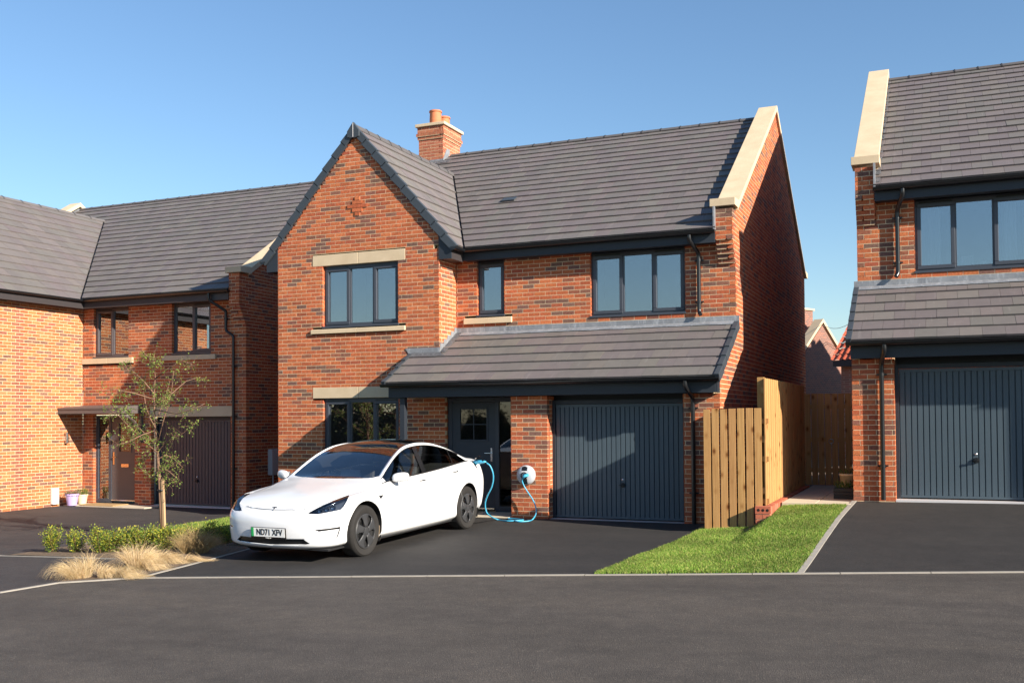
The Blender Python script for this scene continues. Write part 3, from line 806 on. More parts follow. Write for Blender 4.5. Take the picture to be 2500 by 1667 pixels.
    for i in range(nseg+1):
        x = X1+.005+(XS+.035-X1)*i/nseg; j1 = random.uniform(-.012, .012)
        for q, n_ in ((0, .036), (.13+j1, .040), (.13+j1, .030)):
            vs.append(Vector((x, YB-.004, zt-.004))-Sd.normalized()*q+up*n_)
    for i in range(nseg):
        for k in range(2): fs.append((i*3+k, i*3+k+1, (i+1)*3+k+1, (i+1)*3+k))
    fl.add(vs, fs); fl.build('lead_apron', 'lead', H, smooth=True)
    if full:
        fl = MB(xf); za = LZ+LS*(YA-LY)
        fl.hexa([(lx0-.02,YA-.012,za-.02),(X1+.012,YA-.012,za-.02),(X1+.012,YA-.003,za-.02),(lx0+.1,YA-.003,za-.02),(lx0-.12,YA-.013,za+.12),(X1+.012,YA-.012,za+.12),(X1+.012,YA-.003,za+.12),(lx0-.12,YA-.004,za+.12)])
        n_ = up*.036
        q0 = Vector((lx0-.0, YA-.004, za)); q1 = Vector((X1+.02, YA-.004, za)); dn = Sd.normalized()*.16
        fl.add([q0+n_, q1+n_, q1-dn+n_+Vector((.18, 0, 0)), q0-dn+n_-Vector((.02, 0, 0))], [(0, 1, 2, 3), (3, 2, 1, 0)]); fl.build('lead_flashing', 'lead', H)
        for i in range(5):                                                   # step flashing up the bay return
            y0 = YA-.01+i*.148; y1 = y0+.17; z0_ = LZ+LS*(y0-LY)+.01
            fl = MB(xf); fl.extrude([(X1+.004+.001*(i % 2), y0, z0_), (X1+.004+.001*(i % 2), min(y1, YB-.012), z0_+LS*(min(y1, YB-.012)-y0)), (X1+.004+.001*(i % 2), min(y1, YB-.012), z0_+LS*.15+.11), (X1+.004+.001*(i % 2), y0+.045, z0_+LS*.15+.11)], (.006, 0, 0)); fl.build('step_flashing', 'lead', H)
        so = MB(xf); so.add([Vector((X1+.006, YA, za))+up*.034, Vector((X1+.13, YA, za))+up*.034, Vector((X1+.13, YB-.01, zt))+up*.034, Vector((X1+.006, YB-.01, zt))+up*.034], [(0, 1, 2, 3), (3, 2, 1, 0)]); so.build('lead_soaker', 'lead', H)
    # ---- main roof
    msl = math.sqrt(1+MS*MS); Sm = Vector((0, 1, MS)); mx0 = X0-.05 if full else X1-.1; mx1 = 3.30
    # valley planes: bay roof z = BZ-BS|x-BX| ; main z = EZ+MS(y-EY)
    yv = EY+(BZ-EZ)/MS
    def vplane(sg):
        a = Vector((BX, yv, 0)); b_ = Vector((BX+sg*(BZ-EZ)/BS, EY, 0)); d = b_-a
        n = Vector((d.y, -d.x, 0)); n.normalize()
        if n.x*sg < 0: n = -n
        return a, n                                   # n points away from the bay
    aR, nR = vplane(1); aL, nL = vplane(-1)
    def side(a, n, pts): 
        d = [(p-a).dot(n) for p in pts]; return 1 if min(d) >= 0 else (-1 if max(d) <= 0 else 0)
    def keepM(a, b_, s0, s1):
        pts = [Vector((mx0+u, EY+s_/msl, 0)) for u in (a, b_) for s_ in (s0, s1)]
        r_, l_ = side(aR, nR, pts), side(aL, nL, pts)
        if r_ == 1 or l_ == 1: return 'in'
        if r_ == -1 and l_ == -1: return 'out'
        out = []
        if r_ != -1: out.append([(aR+nR*.02, -nR)])
        if l_ != -1: out.append([(aR+nR*.02, nR), (aL+nL*.02, -nL)] if r_ != -1 else [(aL+nL*.02, -nL)])
        return out
    tl.plane('main', (mx0, EY, EZ), (1, 0, 0), Sm, mx1-mx0, (RY-EY)*msl, keep=keepM if full else None)
    tl.plane('rear', (mx0, 2*RY-EY, EZ), (1, 0, 0), (0, -1, MS), mx1-mx0, (RY-EY)*msl, gauge=.6, width=1.2, vis=False)
    if full:
        up_ = Vector((0, -MS, 1)).normalized(); st_ = Vector((0, 1, MS)).normalized(); q_ = Vector((-1.48, 3.02, EZ+MS*(3.02-EY)))+up_*.044
        v_ = MB(xf); v_.hexa([q_, q_+Vector((.30, 0, 0)), q_+Vector((.30, 0, 0))+st_*.22, q_+st_*.22, q_+up_*.03, q_+Vector((.30, 0, 0))+up_*.03, q_+Vector((.30, 0, 0))+st_*.22+up_*.006, q_+st_*.22+up_*.006]); v_.build('roof_vent', 'vent_slate', H)
    ridge_tiles(H, xf, (-4.20 if full else mx0, RY, RZ+.055), (mx1-.02, RY, RZ+.055), math.atan(MS))
    if full:
        ridge_tiles(H, xf, (mx0, RY, RZ+.055), (-4.98, RY, RZ+.055), math.atan(MS))
        bsl = math.sqrt(1+BS*BS); hw = (BZ-EZ)/BS; y0 = .67
        def keepB(sg):
            aa, nn = (aR, nR) if sg > 0 else (aL, nL)
            def kp(a, b_, s0, s1):
                pts = [Vector((BX+sg*(hw-s_/bsl), y0+u, 0)) for u in (a, b_) for s_ in (s0, s1)]
                sd_ = side(aa, nn, pts)
                return 'in' if sd_ == -1 else ('out' if sd_ == 1 else [[(aa-nn*.02, nn)]])
            return kp
        for sg in (1, -1):
            tl.plane('bay', (BX+sg*hw, y0, EZ), (0, 1, 0), (-sg, 0, BS), yv-y0, hw*bsl, gauge=.322, keep=keepB(sg))
            verge_caps(H, xf, (BX+sg*(hw+.03), y0-.005, EZ-.01), (BX+sg*.05, y0-.005, BZ-.01-.02*BS), (0, -1, 0), 10, w_=.125, th=.05)
            # valley trough
            v_ = MB(xf); d = Vector((sg*hw, EY-yv, EZ-BZ)); a = Vector((BX, yv, BZ+.012)); n_ = (nR if sg > 0 else nL)
            v_.add([a+n_*.045+Vector((0, 0, -.02)), a-n_*.045+Vector((0, 0, .0)), a+d*.995-n_*.045+Vector((0, 0, -.0)), a+d*.995+n_*.045+Vector((0, 0, -.02))], [(0, 1, 2, 3), (3, 2, 1, 0)]); v_.build('valley_trough', 'black_plastic', H)
        ridge_tiles(H, xf, (BX, y0+.01, BZ+.055), (BX, yv+.05, BZ+.055), math.atan(BS), L=.44)
        # ridge end cap
        e = MB(xf); pr = [(-.135, -.235), (-.135, -.12), (0, .055), (.135, -.12), (.135, -.235), (.06, -.255), (-.06, -.255)]
        e.extrude([(BX+x, y0-.03, BZ+z+.03) for x, z in pr], (0, .07, 0)); e.build('ridge_end_cap', 'verge_plastic', H, bevel=.008)
        e = MB(xf); e.box(BX-.006, BX+.006, y0-.036, y0-.031, BZ-.21, BZ+.06); e.build('cap_rib', 'meter_grey', H)
        # eave boxes of the bay and gutter stubs
        for sg in (1, -1):
            xa = BX+sg*1.80; xb = BX+sg*2.06
            e = MB(xf); e.extrude([(xa, YA-.015, 4.66), (xb, YA-.015, 4.66), (xb, YA-.015, 4.84), (xa, YA-.015, 5.10)], (0, .03, 0)); e.build('box_end', 'anthracite', H)
            e = MB(xf); e.box(xb-sg*.03, xb, YA+.016, 1.185 if sg > 0 else YR, 4.66, 4.86); e.box(xa, xb-sg*.031, YA+.016, 1.185 if sg > 0 else YR, 4.662, 4.675); e.build('fascia', 'dark_bronze' if sg > 0 else 'anthracite', H)
            gutter(H, xf, ((xb+sg*.07, y0-.02, EZ-.03), (xb+sg*.07, 1.12 if sg > 0 else YR, EZ-.03)) if True else None, brackets=[.3])
        dk = MB(xf)
        dk.add([(BX-hw, y0+.02, EZ-.03), (BX, y0+.02, BZ-.03), (BX+hw, y0+.02, EZ-.03), (BX-hw, EY, EZ-.03), (BX, yv, BZ-.03), (BX+hw, EY, EZ-.03)], [(0, 1, 4, 3), (1, 2, 5, 4), (3, 4, 1, 0), (4, 5, 2, 1)]); dk.build('roof_deck', 'dark_void', H)
    dk = MB(xf); dk.add([(mx0+.02, EY+.03, EZ-.03), (mx1, EY+.03, EZ-.03), (mx1, RY, RZ-.04), (mx0+.02, RY, RZ-.04), (mx1, 2*RY-EY, EZ-.03), (mx0+.02, 2*RY-EY, EZ-.03)], [(0, 1, 2, 3), (3, 2, 4, 5)])
    dk.build('roof_deck', 'dark_void', H)
    gx = -1.50 if full else X1
    f = MB(xf); f.box(gx+.02, 3.282, 1.185, 1.215, 4.675, 4.885); f.build('fascia', 'anthracite', H, bevel=.004)
    f = MB(xf); f.box(gx+.02, 3.282, 1.216, YB-.002, 4.690, 4.703); f.build('soffit', 'anthracite', H)
    gutter(H, xf, ((gx-.02, EY-.03, EZ-.022), (3.30, EY-.03, EZ-.022)), brackets=[.02, .035, .13, .235, .34, .45, .56, .66, .76, .83, .88, .945, .975])
    downpipe(H, xf, [(2.86, EY-.03, EZ-.08), (2.86, EY-.03, EZ-.17), (2.955, YB-.055, EZ-.36), (2.955, YB-.055, 3.53), (2.985, YB-.09, 3.475)], clips=[(2.955, YB-.055, 4.42), (2.955, YB-.055, 3.70)])
    # ---- parapet coping and kneelers
    for fr in (1, -1):
        Y = lambda y: y if fr > 0 else 2*RY-y
        n = 4; ya, yb = 1.47, RY; yy = [ya+(yb-ya)*i/n for i in range(n+1)]
        for i in range(n):
            z = lambda y: 5.27+(y-1.50)*MS
            g_ = .004 if i else 0
            pts = [(3.235, Y(yy[i]+g_), z(yy[i]+g_)), (3.235, Y(yy[i+1]), z(yy[i+1])), (3.235, Y(yy[i+1]), z(yy[i+1])+.115), (3.235, Y(yy[i]+g_), z(yy[i]+g_)+.115)]
            s_ = MB(xf); s_.extrude(pts, (.39, 0, 0)); s_.build('coping_stone', 'cast_stone', H, bevel=.004)
        s_ = MB(xf); s_.extrude([(3.20, Y(1.165), 5.285), (3.20, Y(1.53), 5.285), (3.20, Y(1.53), 5.43), (3.20, Y(1.165), 5.415)], (.43, 0, 0)); s_.build('kneeler', 'cast_stone', H, bevel=.005)
    s_ = MB(xf); 
    s_.extrude([(3.29, 1.22, 4.90), (3.29, RY, 8.06), (3.29, 2*RY-1.22, 4.90), (3.29, 2*RY-1.50, 5.268), (3.29, RY, 5.268+(RY-1.5)*MS), (3.29, 1.50, 5.268)], (.18, 0, 0)); s_.build('parapet', 'lead', H)
    nst = 17
    for i in range(nst):
        y = 1.2+i*(RY-1.2)/nst; zz = EZ+MS*(y-EY)
        s_ = MB(xf); st = Vector((0, 1, MS)).normalized(); nn = Vector((0, -MS, 1)).normalized()
        o_ = Vector((3.20, y, zz)); vs = []
        for (x, q, n_) in ((0, 0, .036), (.092, 0, .036), (.092, .30, .016), (0, .30, .016)): vs.append(o_+Vector((x, 0, 0))+st*q+nn*(n_+.006))
        s_.add(vs, [(0, 1, 2, 3), (3, 2, 1, 0)]); s_.build('lead_soaker', 'lead', H)
    s_ = MB(xf); s_.box(3.262, 3.292, 1.12, 1.20, 4.86, 5.28); s_.build('lead_corner', 'lead', H)
    tl.finish(H)
    return H

main_house = garage_house('detached_house', 'red brick house with front gable, grey tiled roof, chimney and white car on its drive')
right_house = garage_house('detached_house', 'red brick house with net curtains upstairs, beside the narrow gated passage', xf=(-1, 9.12, 0, .465), full=False, curtains=((.02, .10), (.15, .27), (.78, .98)))
# ornaments on the right-hand house's upstairs window sill
def sill_things():
    xs = lambda p, q: None
    f = MB(); f.box(7.10, 7.27, 1.66, 1.675, 4.03, 4.24); o = f.build('picture_frame', 'white_pvc'); tag(o, 'small pale picture frame on the upstairs window sill', 'picture frame')
    g = MB(); g.box(7.12, 7.25, 1.655, 1.6595, 4.05, 4.22); g.build('picture', 'meter_grey', o)
    f = MB(); f.lathe((7.44, 1.68, 4.03), [(0, 0), (.045, 0), (.05, .11), (.045, .11), (.04, .01), (0, .01)]); tag(f.build('candle_cup', 'white_pvc', smooth=True), 'white cup beside the picture frame on the sill', 'cup')
sill_things()
# unseen wing added to the right-hand house, shaped to shade its garage
def wing():
    O = MB(); O.box(11.35, 15.4, -.98, 6, .3, 3.75); o = O.build('added_shade_wing', 'brick_flat', right_house)
    r_ = MB(); r_.extrude([(11.25, -1.1, 3.75), (15.55, -1.1, 3.75), (13.37, -1.1, 4.5)], (0, 7.2, 0)); r_.build('added_shade_roof', 'roof_flat', right_house)
wing()

# ------------------------------------------------------------------ the house on the left
LYF, LXR, LXB = 2.714, -7.667, -12.57
def left_house():
    H = empty('detached_house'); tag(H, 'brick house with dark door canopy behind the young tree, side wing glowing orange in sun', 'house')
    bw = Bricks(None, TONES); tl = Tiles(None)
    z0 = -.30; ez, ey = 4.66, 2.42; ry, rz = 8.4, 8.5; ms = (rz-ez)/(ry-ey)
    par = lambda z: round((z-.03-z0)/CO) % 2
    holes = [(-12.235, -10.93, -.5, 1.86), (-10.42, -8.10, -.5, 1.81), (-10.455, -8.005, 1.795, 2.05), (-12.23, -11.13, 3.23, 4.6), (-12.57, -10.965, 3.09, 3.24), (-9.80, -8.67, 3.245, 4.6), (-10.07, -8.505, 3.112, 3.242)]
    bw.wall('front', (0, LYF, 0), (1, 0, 0), (0, -1, 0), range(-2, 66), lambda z: [(LXB+.002, LXR-(.1125 if par(z) else 0) if z < 3.9 else -7.96)], holes, anchor=LXR-.215-.225*30, z0=z0)
    bw.wall('wing_side', (LXB, 0, 0), (0, 1, 0), (1, 0, 0), range(-6, 65), lambda z: [(-1.6, LYF-.002)], anchor=-1.6, z0=z0, tones=SUNLIT_TONES)
    def spS(z):
        a = LYF+(0 if par(z) else .1125)
        if z > 3.9: a = LYF-min(.24, .04*(math.floor((z-3.9)/CO)+1))+(0 if par(z) else .1125)
        b_ = 2*ry-LYF
        if z > 5.02: a = 2.80+(z-5.02)/ms; b_ = 2*ry-a
        return [(a, b_)] if b_-a > .05 else []
    bw.wall('gable_end', (LXR, 0, 0), (0, 1, 0), (1, 0, 0), range(-4, 118), spS, anchor=lambda z: LYF if z < 3.9 or z > 5.02 else LYF-min(.24, .04*(math.floor((z-3.9)/CO)+1)), phase=1, z0=z0)
    for j in range(15):
        k = 56+j; zz = z0+k*CO+.0325
        yy = LYF-min(.24, .04*(math.floor((zz-3.9)/CO)+1)) if zz > 3.9 else LYF
        bw.wall('kneeler_course', (0, yy, 0), (1, 0, 0), (0, -1, 0), [k], lambda z, k=k: [(-7.96, LXR-(.1125 if k % 2 else 0))], anchor=LXR-.215-.225*3, z0=z0)
    bw.finish(H, hide=[(640, 0, 2500, 1667), (180, 1040, 640, 1300)])
    b_ = MB(); b_.box(-10.4, -8.1, LYF+.35, LYF+.4, 1.7, 2.2); b_.box(-18.9, LXR-.13, 14.0, 14.1, -.4, 5); b_.build('inner_leaf', 'mortar', H, kind='stuff')
    for (yy, za, zb) in ((LYF, -.5, 3.9), (LYF-.24, 4.4, 5.0)):
        c_ = MB(); c_.box(LXR-.1125, LXR-.1025, yy+.0025, yy+.095, za, zb); c_.build('corner_mortar', 'mortar', H)
        c_ = MB(); c_.box(LXR-.095, LXR-.0025, yy+.1025, yy+.1125, za, zb); c_.build('corner_mortar', 'mortar', H)
    def stone(nm, x0, x1, y0, y1, za, zb, bev=.006):
        s_ = MB(); s_.box(x0, x1, y0, y1, za, zb); s_.build(nm, 'cast_stone', H, bevel=bev)
    stone('lintel', -10.45, -8.01, LYF-.004, LYF+.1, 1.803, 2.04)
    for (a, c, za, zb) in ((-12.565, -10.97, 3.10, 3.232), (-10.065, -8.51, 3.118, 3.235)):
        m_ = (a+c)/2
        stone('sill', a, m_-.003, LYF-.05, LYF+.09, za, zb); stone('sill', m_+.003, c, LYF-.05, LYF+.09, za, zb)
    window(H, None, (0, LYF, 0), (1, 0, 0), (0, -1, 0), -12.23, -11.13, 3.24, 4.45, [(1, 1), (1, 0)], fmat='frame_bronze', blind=.20)
    window(H, None, (0, LYF, 0), (1, 0, 0), (0, -1, 0), -9.80, -8.67, 3.25, 4.45, [(1, 0), (1, 1)], fmat='frame_bronze', blind=.30)
    # door
    fy = LYF+.09; fx0, fx1, ms_, zt, zb = -12.235, -10.93, -11.79, 1.85, -.26
    D = MB(); D.box(fx0, fx0+.07, fy, fy+.07, zb, zt); D.box(fx1-.06, fx1, fy, fy+.07, zb, zt); D.box(fx0+.07, fx1-.06, fy, fy+.07, zt-.08, zt); D.box(ms_-.045, ms_+.045, fy, fy+.07, zb, zt-.08); D.box(fx0+.07, ms_-.045, fy, fy+.07, zb, zb+.09)
    do = D.build('front_door', 'window_frame', H, bevel=.004)
    a, c = ms_+.05, fx1-.065; gx0, gx1, gz0, gz1 = -11.50, -11.14, .98, 1.66
    L = MB(); y0, y1 = fy+.012, fy+.056
    L.box(a, gx0, y0, y1, zb+.04, zt-.085); L.box(gx1, c, y0, y1, zb+.04, zt-.085); L.box(gx0, gx1, y0, y1, zb+.04, gz0); L.box(gx0, gx1, y0, y1, gz1, zt-.085); L.build('door_leaf', 'door_taupe', do)
    g = MB(); g.box(gx0-.025, gx1+.025, y0-.012, y0-.001, gz0-.025, gz0); g.box(gx0-.025, gx1+.025, y0-.012, y0-.001, gz1, gz1+.025); g.box(gx0-.025, gx0, y0-.012, y0-.001, gz0, gz1); g.box(gx1, gx1+.025, y0-.012, y0-.001, gz0, gz1); g.build('glazing_bead', 'door_taupe', do)
    g = MB(); g.box(gx0, gx1, y0+.015, y0+.019, gz0, gz1); g.build('pane', 'door_glass', do)
    g = MB(); g.box(fx0+.072, ms_-.047, fy+.03, fy+.034, zb+.092, zt-.082); g.build('side_light', 'window_glass', do)
    g = MB(); g.box(fx0+.08, ms_-.05, fy+.10, fy+.11, .40, zt-.08); g.build('blind', 'curtain', do)
    h = MB(); hx = a+.07; h.box(hx-.02, hx+.02, y0-.012, y0-.001, .66, .96); h.tube([(hx, y0-.006, .84), (hx, y0-.05, .84), (hx+.12, y0-.05, .84)], .010, 8); h.build('handle', 'brass', do)
    h = MB(); h.box(-11.44, -11.20, y0-.012, y0-.001, .60, .68); h.build('letterbox', 'brass', do, bevel=.004)
    h = MB(); h.box(a, c, y0-.025, y0-.001, zb+.05, zb+.075); h.build('weather_bar', 'chrome', do)
    v_ = MB(); v_.box(fx0, fx1, fy+.5, fy+.51, zb, zt); v_.build('hallway', 'dark_void', do)
    # canopy with gallows bracket
    c_ = MB(); c_.hexa([(-12.565,1.93,1.985),(-10.60,1.93,1.985),(-10.60,LYF-.006,1.985),(-12.565,LYF-.006,1.985),(-12.565,1.93,2.03),(-10.60,1.93,2.03),(-10.60,LYF-.006,2.10),(-12.565,LYF-.006,2.10)]); ca = c_.build('door_canopy', 'canopy_bronze', H, bevel=.006)
    f = MB(); f.box(-12.563, -10.61, 1.945, 1.965, 1.89, 1.984); f.build('fascia', 'canopy_bronze', ca); f = MB(); f.box(-10.635, -10.61, 1.966, LYF-.006, 1.89, 1.984); f.build('fascia', 'canopy_bronze', ca)
    f = MB(); f.box(-12.56, -10.64, 1.967, LYF-.006, 1.93, 1.945); f.build('soffit', 'canopy_bronze', ca)
    f = MB(); x = -10.70; f.box(x-.04, x+.04, LYF-.07, LYF-.004, 1.20, 1.888)
    pts = [(x, LYF-.05, 1.26)]
    for i in range(9):
        q = i/8*math.pi/2; pts.append((x, LYF-.07-.62*(1-math.cos(q)), 1.30+.55*math.sin(q)))
    f.tube(pts, .035, 8); f.build('bracket', 'canopy_bronze', ca, autos=40)
    # garage door
    garage_door(H, None, -10.42, -8.10, LYF+.18, -.262, 1.80, 'garage_paint_plum', ribs=24, hx=-9.22, hz=.57)
    s_ = MB(); s_.box(-10.42, -8.10, LYF-.02, LYF+.3, -.34, -.272); s_.build('doorstep', 'meter_grey', H)
    # roofs
    sl = math.sqrt(1+ms*ms); bs = .749; bx, bz = -16.46, 7.75; be = -12.27; bez = bz-bs*(be-bx)
    yv = ey+(bz-ez)/ms; yb0 = ey+(bez-ez)/ms
    aR = Vector((bx, yv, 0)); d = Vector((be, yb0, 0))-aR; nR = Vector((d.y, -d.x, 0)).normalized(); nR = nR if nR.x > 0 else -nR
    def sd_(pts): 
        q = [(p-aR).dot(nR) for p in pts]; return 1 if min(q) >= 0 else (-1 if max(q) <= 0 else 0)
    mx0, mx1 = -18.7, -7.95
    nL = Vector((-nR.x, nR.y, 0))
    def sdl(pts):
        q = [(p-aR).dot(nL) for p in pts]; return 1 if min(q) >= 0 else (-1 if max(q) <= 0 else 0)
    def kM(a, b2, s0, s1):
        pts = [Vector((mx0+u, ey+q/sl, 0)) for u in (a, b2) for q in (s0, s1)]; s = sd_(pts); l = sdl(pts)
        if s == 1 or l == 1: return 'in'
        if s == -1 and l == -1: return 'out'
        out = []
        if s != -1: out.append([(aR+nR*.02, -nR)])
        if l != -1: out.append([(aR+nR*.02, nR), (aR+nL*.02, -nL)] if s != -1 else [(aR+nL*.02, -nL)])
        return out
    tl.plane('main', (mx0, ey, ez), (1, 0, 0), (0, 1, ms), mx1-mx0, (ry-ey)*sl, keep=kM, gauge=.345)
    tl.plane('rear', (mx0, 2*ry-ey, ez), (1, 0, 0), (0, -1, ms), mx1-mx0, (ry-ey)*sl, gauge=.7, width=1.4, vis=False)
    bsl = math.sqrt(1+bs*bs); y0 = -1.8
    def kB(a, b2, s0, s1):
        pts = [Vector((be-q/bsl, y0+u, 0)) for u in (a, b2) for q in (s0, s1)]; s = sd_(pts)
        return 'in' if s == -1 else ('out' if s == 1 else [[(aR-nR*.02, nR)]])
    BT = TT
    tl.plane('wing', (be, y0, bez), (0, 1, 0), (-1, 0, bs), yv-y0+.1, (be-bx)*bsl, gauge=.345, keep=kB, tones=BT)
    tl.plane('wing_far', (2*bx-be, y0, bez), (0, 1, 0), (1, 0, bs), yv-y0+.1, (be-bx)*bsl, gauge=.7, width=1.4, vis=False)
    tl.finish(H, hide=[(700, 0, 2500, 1667)])
    ridge_tiles(H, None, (-18.6, ry, rz+.055), (mx1-.02, ry, rz+.055), math.atan(ms))
    ridge_tiles(H, None, (bx, y0, bz+.05), (bx, yv, bz+.05), math.atan(bs), L=.6, tone=(.13, .12, .12))
    v_ = MB(); a = Vector((bx, yv, bz+.012)); dd = Vector((be-bx, yb0-yv, bez-bz))
    v_.add([a+nR*.05, a-nR*.05, a+dd-nR*.05, a+dd+nR*.05], [(0, 1, 2, 3), (3, 2, 1, 0)]); v_.build('valley_trough', 'black_plastic', H)
    dk = MB(); dk.add([(mx0, ey+.03, ez-.03), (mx1, ey+.03, ez-.03), (mx1, ry, rz-.04), (mx0, ry, rz-.04), (mx1, 2*ry-ey, ez-.03), (mx0, 2*ry-ey, ez-.03)], [(0, 1, 2, 3), (3, 2, 4, 5)]); dk.build('roof_deck', 'dark_void', H)
    dk = MB(); dk.add([(be-.03, y0+.02, bez-.03), (bx, y0+.02, bz-.03), (2*bx-be, y0+.02, bez-.03), (be-.03, yb0, bez-.03), (bx, yv, bz-.03), (2*bx-be, yb0, bez-.03)], [(0, 1, 4, 3), (1, 2, 5, 4)]); dk.build('roof_deck', 'dark_void', H)
    # eaves
    f = MB(); f.box(be-.02, -7.955, ey+.03, ey+.06, 4.43, 4.64); f.build('fascia', 'dark_bronze', H, bevel=.004)
    f = MB(); f.box(LXB-.0, -7.955, ey+.061, LYF-.002, 4.445, 4.458); f.build('soffit', 'dark_bronze', H)
    f = MB(); f.box(be-.05, be-.021, y0, ey+.03, 4.43, 4.64); f.build('fascia', 'dark_bronze', H)
    f = MB(); f.box(LXB+.002, be-.051, y0, ey+.06, 4.446, 4.459); f.build('soffit', 'dark_bronze', H)
    gutter(H, None, ((be+.04, ey-.03, ez-.02), (-7.90, ey-.03, ez-.02)), brackets=[.01, .03, .12, .25, .38, .52, .66, .80, .93])
    gutter(H, None, ((be+.03, y0, ez-.02), (be+.03, ey-.03, ez-.02)), brackets=[.55, .75, .95])
    downpipe(H, None, [(-8.46, ey-.03, ez-.07), (-8.46, ey-.03, ez-.22), (-8.19, LYF-.055, 4.20), (-8.19, LYF-.055, 3.93), (-8.19, LYF-.055, 3.75), (-7.98, LYF-.055, 3.62), (-7.98, LYF-.055, -.28)], clips=[(-8.19, LYF-.055, 4.02), (-7.98, LYF-.055, 2.93), (-7.98, LYF-.055, 1.80), (-7.98, LYF-.055, .62)])
    # parapet
    for (xa, xb) in ((-8.01, LXR+.05), (-19.1, -18.65)):
        for fr in (1, -1):
            Y = lambda y: y if fr > 0 else 2*ry-y
            n = 4; ya, yb = 2.77, ry; yy = [ya+(yb-ya)*i/n for i in range(n+1)]; z = lambda y: 5.02+(y-2.80)*ms
            for i in range(n):
                g_ = .004 if i else 0
                s_ = MB(); s_.extrude([(xa, Y(yy[i]+g_), z(yy[i]+g_)), (xa, Y(yy[i+1]), z(yy[i+1])), (xa, Y(yy[i+1]), z(yy[i+1])+.13), (xa, Y(yy[i]+g_), z(yy[i]+g_)+.13)], (xb-xa, 0, 0)); s_.build('coping_stone', 'cast_stone', H, bevel=.004)
            s_ = MB(); s_.extrude([(xa-.04, Y(2.45), 5.035), (xa-.04, Y(2.86), 5.035), (xa-.04, Y(2.86), 5.19), (xa-.04, Y(2.45), 5.17)], (xb-xa+.05, 0, 0)); s_.build('kneeler', 'cast_stone', H, bevel=.005)
        s_ = MB(); s_.extrude([(xa+.05, 2.5, 4.66), (xa+.05, ry, 8.42), (xa+.05, 2*ry-2.5, 4.66), (xa+.05, 2*ry-2.8, 5.018), (xa+.05, ry, 5.018+(ry-2.8)*ms), (xa+.05, 2.8, 5.018)], (xb-xa-.16, 0, 0)); s_.build('parapet', 'lead', H)
    # meter box, wall light
    b_ = MB(); b_.box(LXR+.004, LXR+.13, 3.50, 3.96, .43, 1.03); m_ = b_.build('meter_box', 'meter_grey', H, bevel=.008)
    b_ = MB(); b_.tube([(LXR+.06, 3.62, .425), (LXR+.06, 3.62, -.3)], .022, 10); b_.build('conduit', 'meter_grey', m_)
    b_ = MB(); b_.lathe((LXB+.07, 2.16, 1.19), [(0, 0), (.035, 0), (.035, .26), (0, .26)], n=14); b_.box(LXB+.004, LXB+.04, 2.13, 2.19, 1.24, 1.36); b_.build('wall_light', 'chrome', H, autos=40)
    b_ = MB(); b_.box(LXB+.004, LXB+.09, 1.74, 1.92, -.24, .14); b_.build('service_box', 'white_pvc', H, bevel=.01)
    return H
simple('frame_bronze', (.075, .066, .072), .4, var=.06)
simple('canopy_bronze', (.105, .088, .085), .5, var=.06)
simple('door_taupe', (.085, .075, .078), .4, var=.06)
house_left = left_house()

# ------------------------------------------------------------------ ground surfaces
def mat_tarmac(name, c1, c2, spec=.35):
    m, t, b = newmat(name); v = coords(t, 'World')
    big = noise(t, v, .55, 5, .6); mid = noise(t, v, 5, 4, .6); fine = noise(t, v, 210, 3, .7)
    c = mix(t, c1, c2, ramp(t, big, [(.3, (0, 0, 0)), (.7, (1, 1, 1))]))
    c = mix(t, c, ramp(t, mid, [(.3, (.84, .84, .84)), (.7, (1.14, 1.13, 1.12))]), 1, 'MULTIPLY')
    vo = N(t, 'ShaderNodeTexVoronoi'); vo.inputs['Scale'].default_value = 130; t.links.new(v, vo.inputs['Vector'])
    sep = N(t, 'ShaderNodeSeparateColor'); t.links.new(vo.outputs['Color'], sep.inputs[0])
    c = mix(t, c, ramp(t, sep.outputs[0], [(0, (.74, .74, .74)), (.6, (1, 1, 1)), (.9, (1.12, 1.11, 1.1)), (1, (1.9, 1.85, 1.75))]), 1, 'MULTIPLY')
    mp = N(t, 'ShaderNodeMapping'); mp.inputs['Scale'].default_value = (.25, 1.4, 1); mp.inputs['Rotation'].default_value = (0, 0, .14); t.links.new(v, mp.inputs[0])
    st = noise(t, mp.outputs[0], 1.1, 5, .6)
    c = mix(t, c, ramp(t, st, [(.35, (.84, .84, .85)), (.5, (1, 1, 1)), (.68, (1.13, 1.11, 1.08))]), 1, 'MULTIPLY')
    t.links.new(c, b.inputs['Base Color']); b.inputs['Roughness'].default_value = .78; b.inputs['Specular IOR Level'].default_value = spec
    mh = N(t, 'ShaderNodeMath', operation='ADD'); t.links.new(fine, mh.inputs[0]); t.links.new(vo.outputs['Distance'], mh.inputs[1])
    bump(t, b, mh.outputs[0], .55, .006)
mat_tarmac('road_tarmac', (.068, .059, .051), (.084, .073, .064))
mat_tarmac('drive_tarmac', (.026, .0245, .0245), (.033, .031, .030))
mat_tarmac('left_tarmac', (.044, .041, .042), (.054, .050, .050))
simple('edging', (.30, .275, .24), .85, var=.25, vscale=7)
simple('paving', (.50, .44, .34), .85, var=.1, vscale=4, bmp=.15)
def mat_soil(name='soil'):
    m, t, b = newmat(name); v = coords(t, 'World')
    c = ramp(t, noise(t, v, 22, 6, .7), [(.3, (.10, .065, .04)), (.6, (.20, .14, .09)), (.8, (.30, .22, .15))])
    t.links.new(c, b.inputs['Base Color']); b.inputs['Roughness'].default_value = .95
    bump(t, b, noise(t, v, 30, 6, .75), 1, .04)
mat_soil()
